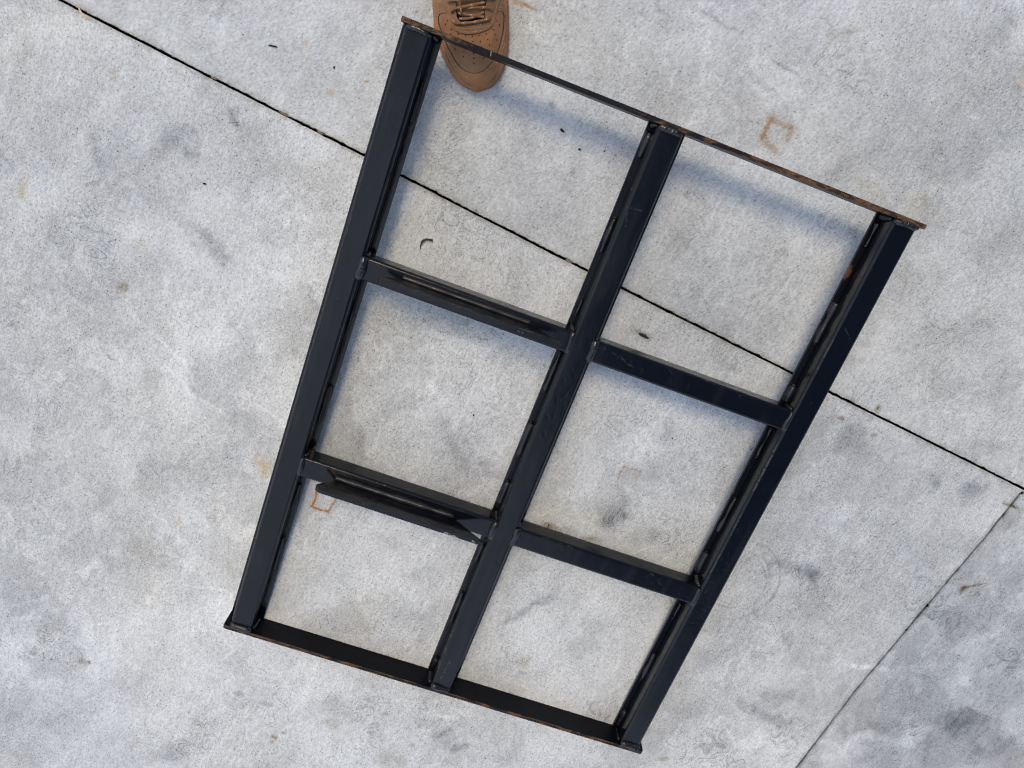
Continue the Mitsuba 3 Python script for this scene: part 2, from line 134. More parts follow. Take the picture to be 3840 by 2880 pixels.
# ------------------------------------------------------------------ materials: concrete
NOISE, FBM, SST = mikit.noise, mikit.fbm, mikit.smoothstep
MARKS = [(-0.618,0.828,0.0115,0.0157,0.68,0.42,0),(-0.61,0.818,0.0071,0.0081,0.35,0.3,0),(-0.679,0.763,0.0327,0.0272,0,0.24,0),(-0.698,0.744,0.0427,0.0207,0.35,0.12,0),(-0.604,0.628,0.0461,0.0201,-0.48,0.22,0),(-0.63,0.646,0.0276,0.0169,-0.48,0.12,0),(-0.585,0.611,0.0192,0.0163,0.35,0.18,0),(-0.732,0.687,0.0789,0.064,0.35,0.1,0),(-0.785,0.73,0.0414,0.0784,0.18,0.08,0),(-0.739,0.811,0.0616,0.0342,0.19,0.08,0),(-0.595,0.727,0.0577,0.0426,0.35,0.08,0),(-0.797,0.7,0.0128,0.0313,0.35,0.14,0),(-0.899,0.731,0.0839,0.0407,0.35,0.1,0),(-0.9,0.666,0.0637,0.0419,0.35,0.08,0),(-0.831,0.564,0.0364,0.0442,0.35,0.1,0),(-0.766,0.553,0.0294,0.0335,0.35,0.16,0),(-0.866,0.481,0.0517,0.0379,0.35,0.09,0),(-0.686,0.913,0.0206,0.0128,0.35,0.1,0),(-0.496,0.997,0.0413,0.0287,0.35,0.12,0),(-0.576,0.927,0.0485,0.026,0.35,0.07,0),(-0.364,1.08,0.0548,0.0251,0.36,0.05,0),(-0.564,0.407,0.0198,0.0576,0.26,0.15,0),(-0.505,0.381,0.032,0.073,0.62,0.12,0),(-0.44,0.334,0.0367,0.0914,0.71,0.13,0),(-0.375,0.349,0.0391,0.0258,-0.03,0.12,0),(-0.493,0.27,0.0311,0.0531,-0.24,0.14,0),(-0.551,0.24,0.0478,0.0523,0.35,0.1,0),(-0.603,0.221,0.0477,0.0435,0.35,0.09,0),(-0.33,0.445,0.0313,0.0497,0.35,0.08,0),(-0.239,0.469,0.0392,0.0331,0.35,0.06,0),(-0.352,0.238,0.0649,0.0447,0.35,0.12,0),(-0.273,0.257,0.0407,0.063,0.35,0.08,0),(-0.403,0.182,0.0489,0.0408,0.35,0.1,0),(-0.331,0.041,0.0589,0.0288,0.34,0.1,0),(-0.792,0.251,0.07,0.0505,0.35,0.09,0),(-0.8,0.123,0.0796,0.071,0.35,0.12,0),(-0.671,0.123,0.0483,0.0358,0.35,0.14,0),(-0.727,-0.132,0.109,0.0589,0.34,0.1,0),(-0.779,-0.08,0.0496,0.0769,0.35,0.1,0),(-0.669,0.038,0.0962,0.0567,0.15,0.12,0),(-0.569,0.074,0.0574,0.0462,0.35,0.07,0),(-0.735,-0.368,0.0436,0.0533,0.34,0.14,0),(-0.667,-0.355,0.035,0.0319,0.34,0.12,0),(-0.692,-0.454,0.0533,0.033,0.34,0.1,0),(-0.429,-0.338,0.0445,0.0436,0.34,0.24,0),(-0.457,-0.371,0.0715,0.0274,0.34,0.12,0),(-0.534,-0.353,0.0531,0.0324,0.34,0.08,0),(-0.624,-0.263,0.0998,0.0298,0.64,0.08,0),(-0.528,-0.218,0.0509,0.0525,-0.08,0.08,0),(-0.362,-0.137,0.0375,0.0864,0.91,0.08,0),(0.041,-0.128,0.0207,0.0092,0.94,0.34,0),(0.085,-0.152,0.0243,0.0105,0.85,0.4,0),(0.06,-0.142,0.0288,0.0203,1.03,0.14,0),(-0.002,-0.177,0.0072,0.0065,0.34,0.35,0),(0.199,-0.047,0.0536,0.0426,0.34,0.06,0),(0.166,-0.138,0.0362,0.0109,0.34,0.1,0),(-0.17,-0.145,0.0616,0.0314,0.34,0.1,0),(-0.278,-0.086,0.012,0.0408,0.03,0.1,0),(0.097,0.172,0.0421,0.0094,0.96,0.34,0),(0.127,0.215,0.0294,0.0094,0.93,0.26,0),(0.082,0.143,0.0176,0.0076,0.93,0.2,0),(0.175,0.176,0.0137,0.0294,0.34,0.18,0),(0.179,0.224,0.0103,0.0287,0.15,0.14,0),(0.246,0.217,0.0121,0.0387,0.15,0.1,0),(0.312,0.147,0.0106,0.0603,0.15,0.08,0),(-0.097,0.185,0.0135,0.0281,-0.04,0.14,0),(-0.078,0.241,0.0199,0.0463,0.15,0.08,0),(0.132,0.078,0.0156,0.0161,0.34,0.24,4),(-0.196,0.051,0.0344,0.0308,0.54,0.22,4),(-0.265,0.115,0.0501,0.0188,0.35,0.1,0),(-0.232,-0.027,0.0429,0.0199,0.34,0.1,0),(-0.167,0.219,0.0582,0.0239,-0.04,0.09,0),(-0.1,0.093,0.0511,0.0233,0.15,0.08,0),(-0.097,0.433,0.0502,0.0255,-0.12,0.2,0),(-0.05,0.412,0.0329,0.0154,-0.21,0.16,0),(-0.149,0.449,0.0397,0.0287,0.35,0.12,0),(-0.11,0.617,0.0342,0.011,1.06,0.18,0),(-0.09,0.601,0.0234,0.0159,0.89,0.12,0),(-0.278,0.384,0.011,0.0257,0.07,0.18,0),(-0.305,0.523,0.0386,0.0321,0.35,0.07,0),(-0.235,0.557,0.0463,0.032,0.35,0.1,0),(-0.322,0.421,0.0314,0.0502,0.35,0.08,0),(-0.214,0.639,0.0457,0.0233,0.35,0.1,0),(0.181,0.397,0.033,0.0272,0.35,0.28,0),(0.185,0.413,0.0218,0.0391,0.07,0.3,0),(0.252,0.389,0.0416,0.0202,0.35,0.2,0),(0.131,0.412,0.041,0.0214,0.35,0.16,0),(0.207,0.587,0.0115,0.0181,-0.01,0.18,0),(0.235,0.642,0.0491,0.0211,-0.01,0.1,0),(0.315,0.599,0.0322,0.0344,0.35,0.08,0),(0.292,0.494,0.0213,0.0124,0.35,0.14,0),(0.226,0.503,0.0488,0.014,0.35,0.08,0),(0.39,0.477,0.0249,0.0181,0.35,0.14,0),(0.083,0.354,0.0167,0.0063,0.06,0.55,4),(0.101,0.354,0.0285,0.0125,0.06,0.25,4),(0.159,0.35,0.0254,0.0081,0.06,0.4,4),(0.048,0.556,0.0475,0.0674,0.35,0.06,1),(0.081,0.394,0.0409,0.0358,0.35,0.14,1),(0.041,0.454,0.0323,0.0523,0.35,0.1,1),(0.103,0.727,0.0189,0.0054,-0.08,0.5,4),(0.097,0.726,0.0314,0.0108,0,0.15,0),(0.204,0.897,0.0288,0.0155,0.89,0.1,0),(0.113,0.88,0.0438,0.0228,0.7,0.1,0),(0.263,0.931,0.012,0.0119,0.35,0.3,4),(0.158,0.816,0.0381,0.0308,0.35,0.08,0),(0.22,0.79,0.0231,0.0235,0.35,0.08,0),(-0.189,0.943,0.0114,0.0278,0.77,0.14,0),(-0.111,0.92,0.0364,0.0211,-0.15,0.1,0),(-0.174,0.882,0.0364,0.0212,0.35,0.08,0),(-0.168,1.008,0.0064,0.008,0.35,0.4,0),(-0.139,0.983,0.0071,0.0068,0.35,0.25,0),(0.122,1.152,0.0058,0.0434,1.28,0.2,0),(0.149,1.183,0.0289,0.0032,-0.19,0.3,0),(0.015,1.207,0.0349,0.0031,-0.15,0.28,0),(0.054,1.204,0.0141,0.0025,-0.15,0.25,0),(0.149,1.1,0.0553,0.0212,0.69,0.08,0),(0.097,1.127,0.0426,0.02,0.35,0.06,0),(0.479,1.155,0.0367,0.0285,0.35,0.16,0),(0.442,1.16,0.0438,0.0496,0.35,0.1,0),(0.399,1.336,0.0561,0.0391,0.36,0.1,0),(0.345,1.261,0.0496,0.0265,0.35,0.06,0),(0.475,1.288,0.0285,0.0406,0.35,0.12,0),(0.325,1.117,0.0521,0.0344,0.19,0.1,0),(0.259,1.056,0.0606,0.0206,0.03,0.12,0),(0.357,1.18,0.0433,0.0275,0.35,0.07,0),(0.297,1.077,0.0293,0.0213,0.35,0.1,0),(0.565,1.061,0.0377,0.0301,0.35,0.1,0),(0.208,1.261,0.0285,0.0066,0.55,0.22,4),(0.195,1.247,0.014,0.0103,0.35,0.12,1),(0.493,1.286,0.01,0.0135,0.35,0.2,2),(0.441,1.341,0.0056,0.0065,0.35,0.25,4),(0.348,1.066,0.0321,0.0152,0.03,0.18,1),(0.429,1.073,0.0252,0.0218,0.35,0.2,1),(0.438,1.122,0.0221,0.0286,0.35,0.12,1),(0.431,1.028,0.03,0.0674,0.35,0.1,1),(0.455,1.06,0.0448,0.0221,0.35,0.12,1),(0.313,1.263,0.0282,0.0131,0.35,0.08,1),(0.481,0.934,0.0614,0.0468,0.35,0.08,0),(0.613,0.9,0.0469,0.0323,0.35,0.12,0),(0.693,0.869,0.0475,0.0668,0.35,0.16,0),(0.547,0.892,0.0443,0.025,0.72,0.08,0),(0.627,0.938,0.0233,0.0127,0.35,0.14,0),(0.537,0.748,0.0057,0.0098,0.17,0.6,4),(0.419,0.904,0.0307,0.0469,0.35,0.06,0),(0.766,0.668,0.0187,0.0336,0.2,0.3,0),(0.751,0.655,0.0116,0.0181,0.35,0.2,0),(0.687,0.661,0.0148,0.0161,0.35,0.26,0),(0.712,0.641,0.0132,0.0126,0.35,0.12,0),(0.516,0.678,0.0269,0.0228,0.54,0.2,0),(0.631,0.705,0.0201,0.034,0.17,0.12,0),(0.574,0.675,0.0488,0.0261,0.35,0.08,0),(0.668,0.549,0.0671,0.0278,0.35,0.06,0),(0.808,0.57,0.0338,0.0473,0.35,0.1,0),(0.847,0.668,0.0138,0.0053,0.17,0.55,4),(0.831,0.667,0.0067,0.0055,0.35,0.5,4),(0.856,0.636,0.0168,0.0185,0.35,0.2,0),(0.847,0.489,0.0115,0.008,1.08,0.65,4),(0.861,0.503,0.0183,0.004,0.55,0.45,4),(0.868,0.481,0.0259,0.0176,0.34,0.12,4),(0.557,0.424,0.0239,0.0194,-0.19,0.36,0),(0.578,0.413,0.0116,0.0254,0.75,0.22,0),(0.506,0.427,0.0346,0.0111,0.16,0.2,0),(0.5,0.321,0.0069,0.0235,0.34,0.22,0),(0.524,0.37,0.0684,0.0779,0.34,0.06,0),(0.472,0.4,0.0444,0.0182,-0.03,0.12,0),(0.627,0.171,0.0569,0.022,-0.04,0.22,0),(0.623,0.121,0.0578,0.0162,-0.08,0.24,0),(0.578,0.133,0.0474,0.0161,-0.05,0.16,0),(0.51,0.153,0.038,0.0137,-0.14,0.14,0),(0.469,0.094,0.0446,0.0316,0.34,0.1,0),(0.46,0.199,0.0438,0.0202,0.34,0.16,0),(0.522,0.232,0.0448,0.0238,0.15,0.16,0),(0.456,0.272,0.0432,0.0158,0.34,0.1,0),(0.587,0.277,0.0349,0.0302,0.34,0.12,0),(0.729,0.209,0.0447,0.0422,0.34,0.08,0),(0.461,0.001,0.0724,0.0435,0.34,0.08,0),(0.686,0.115,0.0775,0.0308,-0.05,0.12,0),(0.977,0.226,0.0428,0.0281,-0.36,0.32,0),(0.835,0.418,0.0332,0.0412,0.97,0.22,0),(0.881,0.424,0.0524,0.0402,0.34,0.18,0),(0.855,0.175,0.0392,0.0307,-0.04,0.28,0),(0.855,0.254,0.0448,0.0424,0.34,0.2,0),(1.044,0.208,0.0736,0.0495,-0.2,0.24,0),(1.031,0.338,0.0538,0.0639,0.34,0.22,0),(0.974,0.383,0.0443,0.0414,0.34,0.16,0),(0.875,0.102,0.0644,0.0335,0.34,0.18,0),(0.951,0.152,0.0459,0.0446,0.34,0.2,0),(0.987,0.43,0.0352,0.0615,0.34,0.18,0),(0.837,0.324,0.0346,0.0313,1.19,0.16,0),(0.902,0.314,0.0521,0.0318,1.2,0.14,0),(0.926,0.533,0.0344,0.0588,0.35,0.16,0),(-0.898,0.617,0.0083,0.0265,0.14,0.34,1),(-0.898,0.604,0.0065,0.0114,0.35,0.25,1),(-0.803,0.819,0.0083,0.0092,0.35,0.34,1),(-0.704,0.59,0.0088,0.0118,0.35,0.22,1),(-0.582,0.635,0.0066,0.0081,0.35,0.26,1),(-0.718,0.512,0.0097,0.0114,0.35,0.42,4),(-0.717,0.508,0.0149,0.0183,0.35,0.18,1),(-0.423,0.285,0.016,0.019,0.35,0.36,2),(-0.426,0.576,0.0068,0.0069,0.35,0.24,1),(-0.536,0.136,0.0096,0.0165,0.15,0.34,1),(-0.476,0.17,0.0243,0.027,0.35,0.12,1),(-0.59,0.057,0.0492,0.0558,0.35,0.14,1),(-0.566,-0.014,0.0499,0.0382,0.35,0.14,1),(-0.422,0.127,0.0493,0.0743,0.35,0.1,1),(-0.641,-0.203,0.0137,0.0071,0.34,0.35,4),(-0.627,-0.199,0.0051,0.004,0.34,0.5,0),(-0.165,-0.191,0.016,0.017,0.34,0.24,4),(-0.037,-0.208,0.027,0.0239,0.34,0.22,4),(-0.256,-0.247,0.008,0.0064,0.34,0.6,4),(-0.244,-0.232,0.0062,0.0043,0.34,0.5,4),(-0.259,-0.259,0.0045,0.0043,0.34,0.5,4),(-0.511,-0.18,0.0517,0.0408,0.34,0.08,1),(-0.895,0.856,0.0817,0.045,0.36,0.1,1),(-0.923,0.785,0.062,0.033,0.35,0.08,1),(-0.491,0.911,0.0085,0.0052,0.68,0.32,2),(-0.497,0.904,0.0112,0.0066,0.35,0.2,1),(-0.444,0.943,0.0028,0.0026,0.35,0.6,2),(-0.491,0.78,0.0504,0.0423,0.35,0.08,1),(-0.393,0.853,0.043,0.0416,0.35,0.08,1),(-0.454,0.543,0.0373,0.0964,0.08,0.08,1),(-0.331,0.693,0.0442,0.0227,-0,0.1,1),(-0.314,0.107,0.033,0.0862,0.05,0.1,1),(-0.188,0.092,0.0507,0.0385,0.34,0.1,1),(0.153,0.401,0.0329,0.027,0.35,0.12,1),(0.375,0.284,0.0514,0.0292,0.34,0.08,1),(0.352,0.337,0.0356,0.0361,1.49,0.1,1),(-0.264,1.124,0.0149,0.0032,-0.05,0.5,2),(-0.249,1.127,0.008,0.0026,-0.21,0.6,2),(-0.203,0.724,0.0105,0.0075,0.35,0.2,1),(-0.155,0.702,0.0121,0.0076,0.35,0.22,1),(-0.536,0.962,0.0069,0.009,0.35,0.22,2),(-0.533,0.943,0.0042,0.0039,0.35,0.25,2),(0.444,0.73,0.0032,0.0042,0.35,0.6,2),(0.481,0.711,0.0064,0.0051,0.35,0.55,4),(0.55,0.701,0.0048,0.0051,0.35,0.6,4),(0.521,-0.071,0.0092,0.0067,0.34,0.5,4),(0.469,-0.042,0.0127,0.0055,0.55,0.55,4),(0.359,0.922,0.0228,0.046,0.35,0.06,1),(0.508,0.342,0.0343,0.039,0.34,0.06,1),(0.23,0.768,0.0155,0.0158,0.35,0.1,1),(0.1,0.891,0.0179,0.0147,0.35,0.14,4),(-0.1,0.931,0.0058,0.0056,0.35,0.25,4),(-0.204,0.9,0.0058,0.0056,0.35,0.2,1),(0.662,0.595,0.2749,0.3179,0.35,0.1,0),(0.448,1.148,0.2202,0.2457,0.35,0.07,0),(0.551,0.253,0.399,0.2618,-0.04,0.09,0),(0.889,0.266,0.2968,0.2887,0.34,0.08,0),(-0.776,0.167,0.19,0.273,0.35,0.05,0),(-0.647,0.759,0.2305,0.1932,0,0.09,0),(0.161,0.809,0.1986,0.242,0.35,0.05,0),(-0.477,0.679,0.1458,0.2587,0.09,0.12,3),(-0.642,0.458,0.2477,0.1307,0.17,0.12,3),(-0.542,-0.159,0.3606,0.2081,0.34,0.12,3),(-0.122,-0.183,0.3794,0.1308,0.13,0.12,3),(-0.217,0.503,0.1564,0.1686,0.35,0.08,3),(0.148,0.088,0.2931,0.1642,0.14,0.1,3),(-0.876,0.863,0.2045,0.0646,0.36,0.08,3),(-0.843,0.869,0.0519,0.0203,0.01,0.1,3),(-0.543,0.862,0.0846,0.0405,0.35,0.1,3),(-0.479,0.843,0.0569,0.0412,0.35,0.1,3),(-0.551,0.728,0.0869,0.0573,0.35,0.1,3),(-0.455,0.656,0.0438,0.0687,0.09,0.12,3),(-0.485,0.597,0.0748,0.0534,0.35,0.1,3),(-0.371,0.686,0.0297,0.0298,0.35,0.06,3),(-0.164,0.937,0.0431,0.0209,-0.15,0.08,3),(-0.078,0.794,0.0449,0.0373,0.35,0.06,3),(0.127,0.977,0.0441,0.0287,0.35,0.08,3),(0.255,0.963,0.0695,0.0358,0.02,0.06,3),(-0.589,0.461,0.0837,0.0557,0.35,0.14,3),(-0.8,0.334,0.0688,0.0324,0.35,0.14,3),(-0.667,0.399,0.0764,0.0402,0.35,0.1,3),(-0.604,0.521,0.0601,0.0308,0.35,0.08,3),(-0.48,0.467,0.0384,0.0645,0.35,0.14,3),(-0.411,0.389,0.0233,0.0679,0.16,0.12,3),(-0.385,0.236,0.0323,0.0535,0.35,0.08,3),(-0.777,-0.001,0.0734,0.0277,0.35,0.12,3),(-0.7,-0.012,0.08,0.023,0.04,0.16,3),(-0.545,-0.067,0.1011,0.0489,0.34,0.1,3),(-0.403,-0.015,0.0929,0.0587,0.34,0.12,3),(-0.417,-0.2,0.1046,0.0626,0.34,0.1,3),(-0.25,-0.119,0.1045,0.0518,0.03,0.16,3),(-0.063,-0.074,0.1064,0.0414,0.04,0.14,3),(-0.109,-0.224,0.0897,0.0435,0.34,0.1,3),(0.307,-0.077,0.0906,0.0437,0.34,0.06,3),(-0.667,-0.267,0.1036,0.0414,0.34,0.08,3),(-0.551,-0.314,0.0966,0.0319,0.34,0.08,3),(-0.171,0.313,0.0406,0.0355,0.35,0.06,3),(-0.136,0.151,0.0762,0.0474,-0.05,0.14,3),(-0.098,0.032,0.0953,0.0398,0.04,0.1,3),(0.141,0.107,0.052,0.0603,0.34,0.1,3),(0.223,0.136,0.0521,0.0706,0.34,0.14,3),(0.066,0.234,0.0776,0.0373,-0.04,0.1,3),(0.251,0.25,0.0512,0.0387,0.34,0.1,3),(-0.205,0.516,0.0546,0.0492,0.35,0.14,3),(-0.216,0.425,0.0634,0.0509,0.35,0.12,3),(-0.175,0.376,0.0482,0.026,0.35,0.06,3),(0.293,0.471,0.0329,0.0269,0.35,0.1,3),(0.192,0.643,0.0316,0.0248,0.35,0.1,3),(0.172,0.547,0.0482,0.0429,0.35,0.1,3),(0.394,0.564,0.026,0.0501,-0.18,0.08,3),(0.344,0.518,0.041,0.0446,0.35,0.1,3),(0.02,0.65,0.031,0.024,0.35,0.04,3),(0.611,0.307,0.0348,0.014,0.34,0.18,3),(0.751,0.282,0.049,0.0071,0.19,0.45,3),(0.523,0.467,0.0504,0.028,0.35,0.08,3),(0.621,0.532,0.0502,0.0371,0.35,0.1,3),(0.642,0.38,0.05,0.03,0.75,0.1,3),(0.545,0.365,0.0514,0.0487,0.34,0.1,3),(0.74,0.395,0.0287,0.0545,-0.19,0.1,3),(0.614,0.055,0.0373,0.0214,0.14,0.16,3),(0.581,-0.003,0.0549,0.0221,0.34,0.12,3),(0.692,0.06,0.0365,0.0176,0.34,0.14,3),(0.946,0.308,0.0208,0.0548,-0.35,0.16,3),(0.453,1.218,0.0105,0.0046,0.12,0.6,3),(0.435,1.148,0.0044,0.0035,0.35,0.5,3),(0.633,0.768,0.0482,0.0341,0.35,0.06,3),(0.459,0.991,0.0454,0.0303,0.35,0.08,3),(0.592,0.983,0.0461,0.0312,0.35,0.08,3),(0.096,1.062,0.0294,0.0405,-0.13,0.06,3),(0.266,1.307,0.0557,0.0192,0.36,0.06,3),(-0.001,1.14,0.0561,0.0261,0.35,0.06,3),(0.872,0.543,0.0368,0.0634,-0.01,0.1,3)]  # broadest entries put the uneven light across the slabs into the colour
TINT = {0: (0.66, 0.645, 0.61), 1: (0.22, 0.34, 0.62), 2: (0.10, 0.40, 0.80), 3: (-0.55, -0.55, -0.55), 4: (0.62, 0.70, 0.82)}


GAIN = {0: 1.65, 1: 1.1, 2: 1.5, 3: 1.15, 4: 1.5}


def broom(x, y):
    """coordinates along and across the broom strokes"""
    return x * 0.994 - y * 0.11, x * 0.11 + y * 0.994


J1 = np.array([(-0.8958, 0.8957), (-0.4117, 0.8407), (-0.3486, 0.8321), (-0.0257, 0.7949), (0.4436, 0.7455), (0.835, 0.7046)])
J2 = np.array([(0.8459, 0.6944), (0.8302, 0.6009), (0.7888, 0.3932), (0.7557, 0.2219), (0.7283, 0.0275)])


def j1y(x):
    return 0.7952 - 0.1104 * x


def j2x(y):
    return 0.7240 + 0.1745 * y


# rust lines left by tube ends: segments (x0, y0, x1, y1, half width, strength)
RUST = [(-0.3262, 0.272, -0.3262, 0.2455, 0.0026, 0.85), (-0.3262, 0.2445, -0.2955, 0.2440, 0.0026, 0.85), (-0.2945, 0.245, -0.2905, 0.272, 0.0024, 0.56),
        (0.1548, 1.0766, 0.1574, 1.108, 0.0040, 0.62), (0.1574, 1.108, 0.1923, 1.1064, 0.0056, 0.40), (0.1923, 1.1064, 0.1945, 1.088, 0.0060, 0.38), (0.1548, 1.0766, 0.1822, 1.0677, 0.0052, 0.45),
        (0.1634, 0.4757, 0.1640, 0.5006, 0.0014, 0.55), (0.1640, 0.5012, 0.1943, 0.5007, 0.0013, 0.5), (0.1943, 0.5007, 0.1954, 0.4854, 0.0018, 0.4),
        (-0.2703, 1.1279, -0.2346, 1.1245, 0.0022, 0.5)]
# faint light scratches and dark hairlines: (x0, y0, x1, y1, half width, strength); negative = lighter
LINES = [(-0.70, 0.475, -0.55, 0.392, 0.004, -0.16), (-0.66, 0.41, -0.50, 0.352, 0.004, -0.16), (-0.4615, 0.3971, -0.4064, 0.3732, 0.004, -0.16), (-0.55, 0.43, -0.43, 0.345, 0.003, -0.10),
         (0.209, 0.3297, 0.2649, 0.3695, 0.0012, -0.4), (0.222, 0.3240, 0.262, 0.353, 0.001, -0.3), (-0.719, 0.3945, -0.700, 0.378, 0.001, 0.4),
         (-0.1867, -0.1409, -0.1840, -0.112, 0.0022, 0.3), (-0.5467, 0.9752, -0.5403, 0.9588, 0.0012, 0.45), (0.02, 0.96, 0.05, 1.00, 0.0010, 0.22), (0.0, 0.95, 0.03, 0.98, 0.001, 0.18),
         (0.55, 0.86, 0.60, 0.90, 0.0022, -0.12), (0.60, 0.80, 0.645, 0.735, 0.002, -0.14), (0.63, 0.82, 0.70, 0.80, 0.002, -0.10)]
RING = (0.4481, 0.7102 - 0.34)


def near_seg(x, y, s):
    ax, ay, bx, by = s[:4]
    dx, dy = bx - ax, by - ay
    t = dr.clip(((x - ax) * dx + (y - ay) * dy) / (dx * dx + dy * dy), 0, 1)
    return dr.sqrt(dr.square(x - ax - t * dx) + dr.square(y - ay - t * dy))


def make_concrete(which):
    def mine(x, y):
        if which == 0:
            return y > j1y(x) - 0.12
        if which == 1:
            return y < j1y(x) + 0.12 and x < j2x(y) + 0.12
        return y < j1y(x) + 0.12 and x > j2x(y) - 0.12
    marks = [m for m in MARKS if mine(m[0], m[1])]
    rust = [m for m in RUST if mine(m[0], m[1])]
    lines = [m for m in LINES if mine(m[0], m[1])]
    base = {0: (0.412, 0.436, 0.452), 1: (0.426, 0.450, 0.466), 2: (0.352, 0.375, 0.398)}[which]

    def colour(p, n, uv):
        x, y = p.x, p.y
        a, b = broom(x, y)
        sx = 0.040 * (NOISE(x * 23 + 3, y * 23, 1) - 0.5) + 0.026 * (NOISE(x * 70, y * 70, 2) - 0.5)
        sy = 0.040 * (NOISE(x * 23, y * 23 + 9, 3) - 0.5) + 0.026 * (NOISE(x * 70, y * 70, 4) - 0.5)
        wx, wy = x + sx, y + sy
        # trowel and broom cloudiness
        big = FBM(wx * 5.0, wy * 5.0, 5.3, 4) - 0.5
        big2 = FBM(wx * 17 + 2, wy * 13, 3.3, 3) - 0.5
        mid = FBM(a * 34, b * 13, 9.1, 3) - 0.5
        small = FBM(x * 95, y * 80, 2.2, 3) - 0.5
        f = 1.0 + 0.50 * big + 0.40 * big2 + 0.13 * mid + 0.12 * small
        # fine aggregate grain and broom strokes
        g1 = NOISE(a * 560, b * 400, 11) - 0.5
        g2 = NOISE(x * 1050, y * 1050, 4) - 0.5
        g3 = NOISE(a * 300, b * 110, 21) - 0.5
        f = f + 0.36 * g1 + 0.34 * g2 + 0.10 * g3
        # scuffed strokes that follow the broom, in patches
        st = SST(0.58, 0.82, NOISE(a * 330 + 40 * (NOISE(x * 40, y * 40, 5) - 0.5), b * 62, 17))
        pat = SST(0.50, 0.70, FBM(wx * 10 + 5, wy * 10, 4.4, 3))
        f = f - 0.26 * st * pat + 0.10 * SST(0.60, 0.85, NOISE(a * 260, b * 42, 27)) * SST(0.52, 0.36, FBM(wx * 8, wy * 8 + 2, 8.4, 2))
        # dark pores and specks
        d1, d2, rnd = mikit.voronoi(x * 150, y * 150)
        f = f - 0.45 * dr.select(rnd > 0.80, SST(0.24, 0.06, d1), 0.0) * (0.4 + rnd * 0.6)
        d1b, d2b, rndb = mikit.voronoi(x * 42 + 5, y * 42)
        f = f - 0.50 * dr.select(rndb > 0.93, SST(0.075, 0.03, d1b), 0.0)
        col = mi.Color3f(*base) * f
        # pale drag wisps and darker trowel flats
        lev = FBM(wx * 9 + 0.4 * b, wy * 12, 6.6, 3)
        wisp = SST(0.035, 0.0, dr.abs(lev - 0.5)) * SST(0.45, 0.70, NOISE(x * 6 + 1, y * 6, 12))
        flat = SST(0.56, 0.60, FBM(wx * 14 + 3, wy * 11, 9.6, 2)) * SST(0.40, 0.62, NOISE(x * 4, y * 4 + 3, 2))
        col = col * (1.0 + 0.13 * wisp * (0.5 + NOISE(a * 70, b * 30, 2)) - 0.10 * flat)
        warm = FBM(x * 3.1 + 4, y * 3.1, 7.7, 3) - 0.5
        col = col * (mi.Color3f(1.0) + mi.Color3f(0.075, 0.02, -0.085) * warm)
        # stains, scuffs, worn light patches; the broadest marks paint the light falloff
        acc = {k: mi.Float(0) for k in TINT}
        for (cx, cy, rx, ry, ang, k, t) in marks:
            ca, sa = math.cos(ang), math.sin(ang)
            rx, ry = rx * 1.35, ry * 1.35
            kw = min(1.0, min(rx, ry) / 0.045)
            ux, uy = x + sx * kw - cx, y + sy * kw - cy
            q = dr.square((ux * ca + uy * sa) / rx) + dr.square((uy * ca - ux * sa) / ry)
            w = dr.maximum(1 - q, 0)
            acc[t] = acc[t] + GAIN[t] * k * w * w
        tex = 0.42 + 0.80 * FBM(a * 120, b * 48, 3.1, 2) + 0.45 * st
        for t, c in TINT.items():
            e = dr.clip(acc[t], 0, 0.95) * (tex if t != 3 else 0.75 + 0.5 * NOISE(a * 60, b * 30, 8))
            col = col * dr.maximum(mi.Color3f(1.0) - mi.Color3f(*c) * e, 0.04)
        for s in rust:
            d = near_seg(wx * 0.12 + x * 0.88, wy * 0.12 + y * 0.88, s) + 0.0016 * (NOISE(x * 700, y * 700, 6) - 0.5)
            e = s[5] * (SST(s[4] * 1.25, s[4] * 0.35, d) + 0.25 * SST(s[4] * 4, 0, d)) * (0.55 + 0.75 * NOISE(x * 330, y * 330, 1))
            col = mikit.mix(col, mi.Color3f(*((0.275, 0.135, 0.046) if s[1] < 0.3 else (0.25, 0.155, 0.068))) * (0.75 + 0.5 * f * 0.5), dr.clip(e, 0, 0.95))
        for s in lines:
            d = near_seg(wx * 0.3 + x * 0.7, wy * 0.3 + y * 0.7, s)
            e = SST(s[4] * 1.5, 0, d) * (0.4 + 1.0 * NOISE(x * 160, y * 160, 31))
            col = col * (1.0 - s[5] * dr.clip(e, 0, 1.1))
        if which == 1:
            dx, dy = x - 0.440, y - 0.365
            rr = dr.sqrt(dr.square(dx) + dr.square(dy * 0.95))
            an = dr.atan2(dy, dx)
            arcs = dr.maximum(NOISE(rr * 260, an * 1.3, 2) - 0.52, 0) * 2.2 * SST(0.100, 0.078, rr) * SST(0.020, 0.055, rr) * SST(0.25, 0.7, NOISE(an * 1.1 + 8, rr * 12, 3))
            col = col * (1.0 - 0.32 * arcs)
        if which > 0:
            d2 = mi.Float(9)
            for q in range(len(J2) - 1):
                d2 = dr.minimum(d2, near_seg(x, y, (*J2[q], *J2[q + 1])))
            e = SST(0.010, 0.001, d2) * (0.10 + 0.75 * NOISE(x * 120, y * 90, 19))
            col = col * (mi.Color3f(1.0) - mi.Color3f(0.55, 0.55, 0.57) * dr.clip(e, 0, 1))
        if which == 2:
            lp = FBM(wx * 11, wy * 11, 1.5, 2)
            col = col * (1.0 - 0.15 * SST(0.52, 0.57, lp)) * (1.0 + 0.10 * SST(0.46, 0.36, lp))
        # dirt that has gathered along the joint edges
        dj = mi.Float(9)
        for q in range(len(J1) - 1):
            dj = dr.minimum(dj, near_seg(x, y, (*J1[q], *J1[q + 1])))
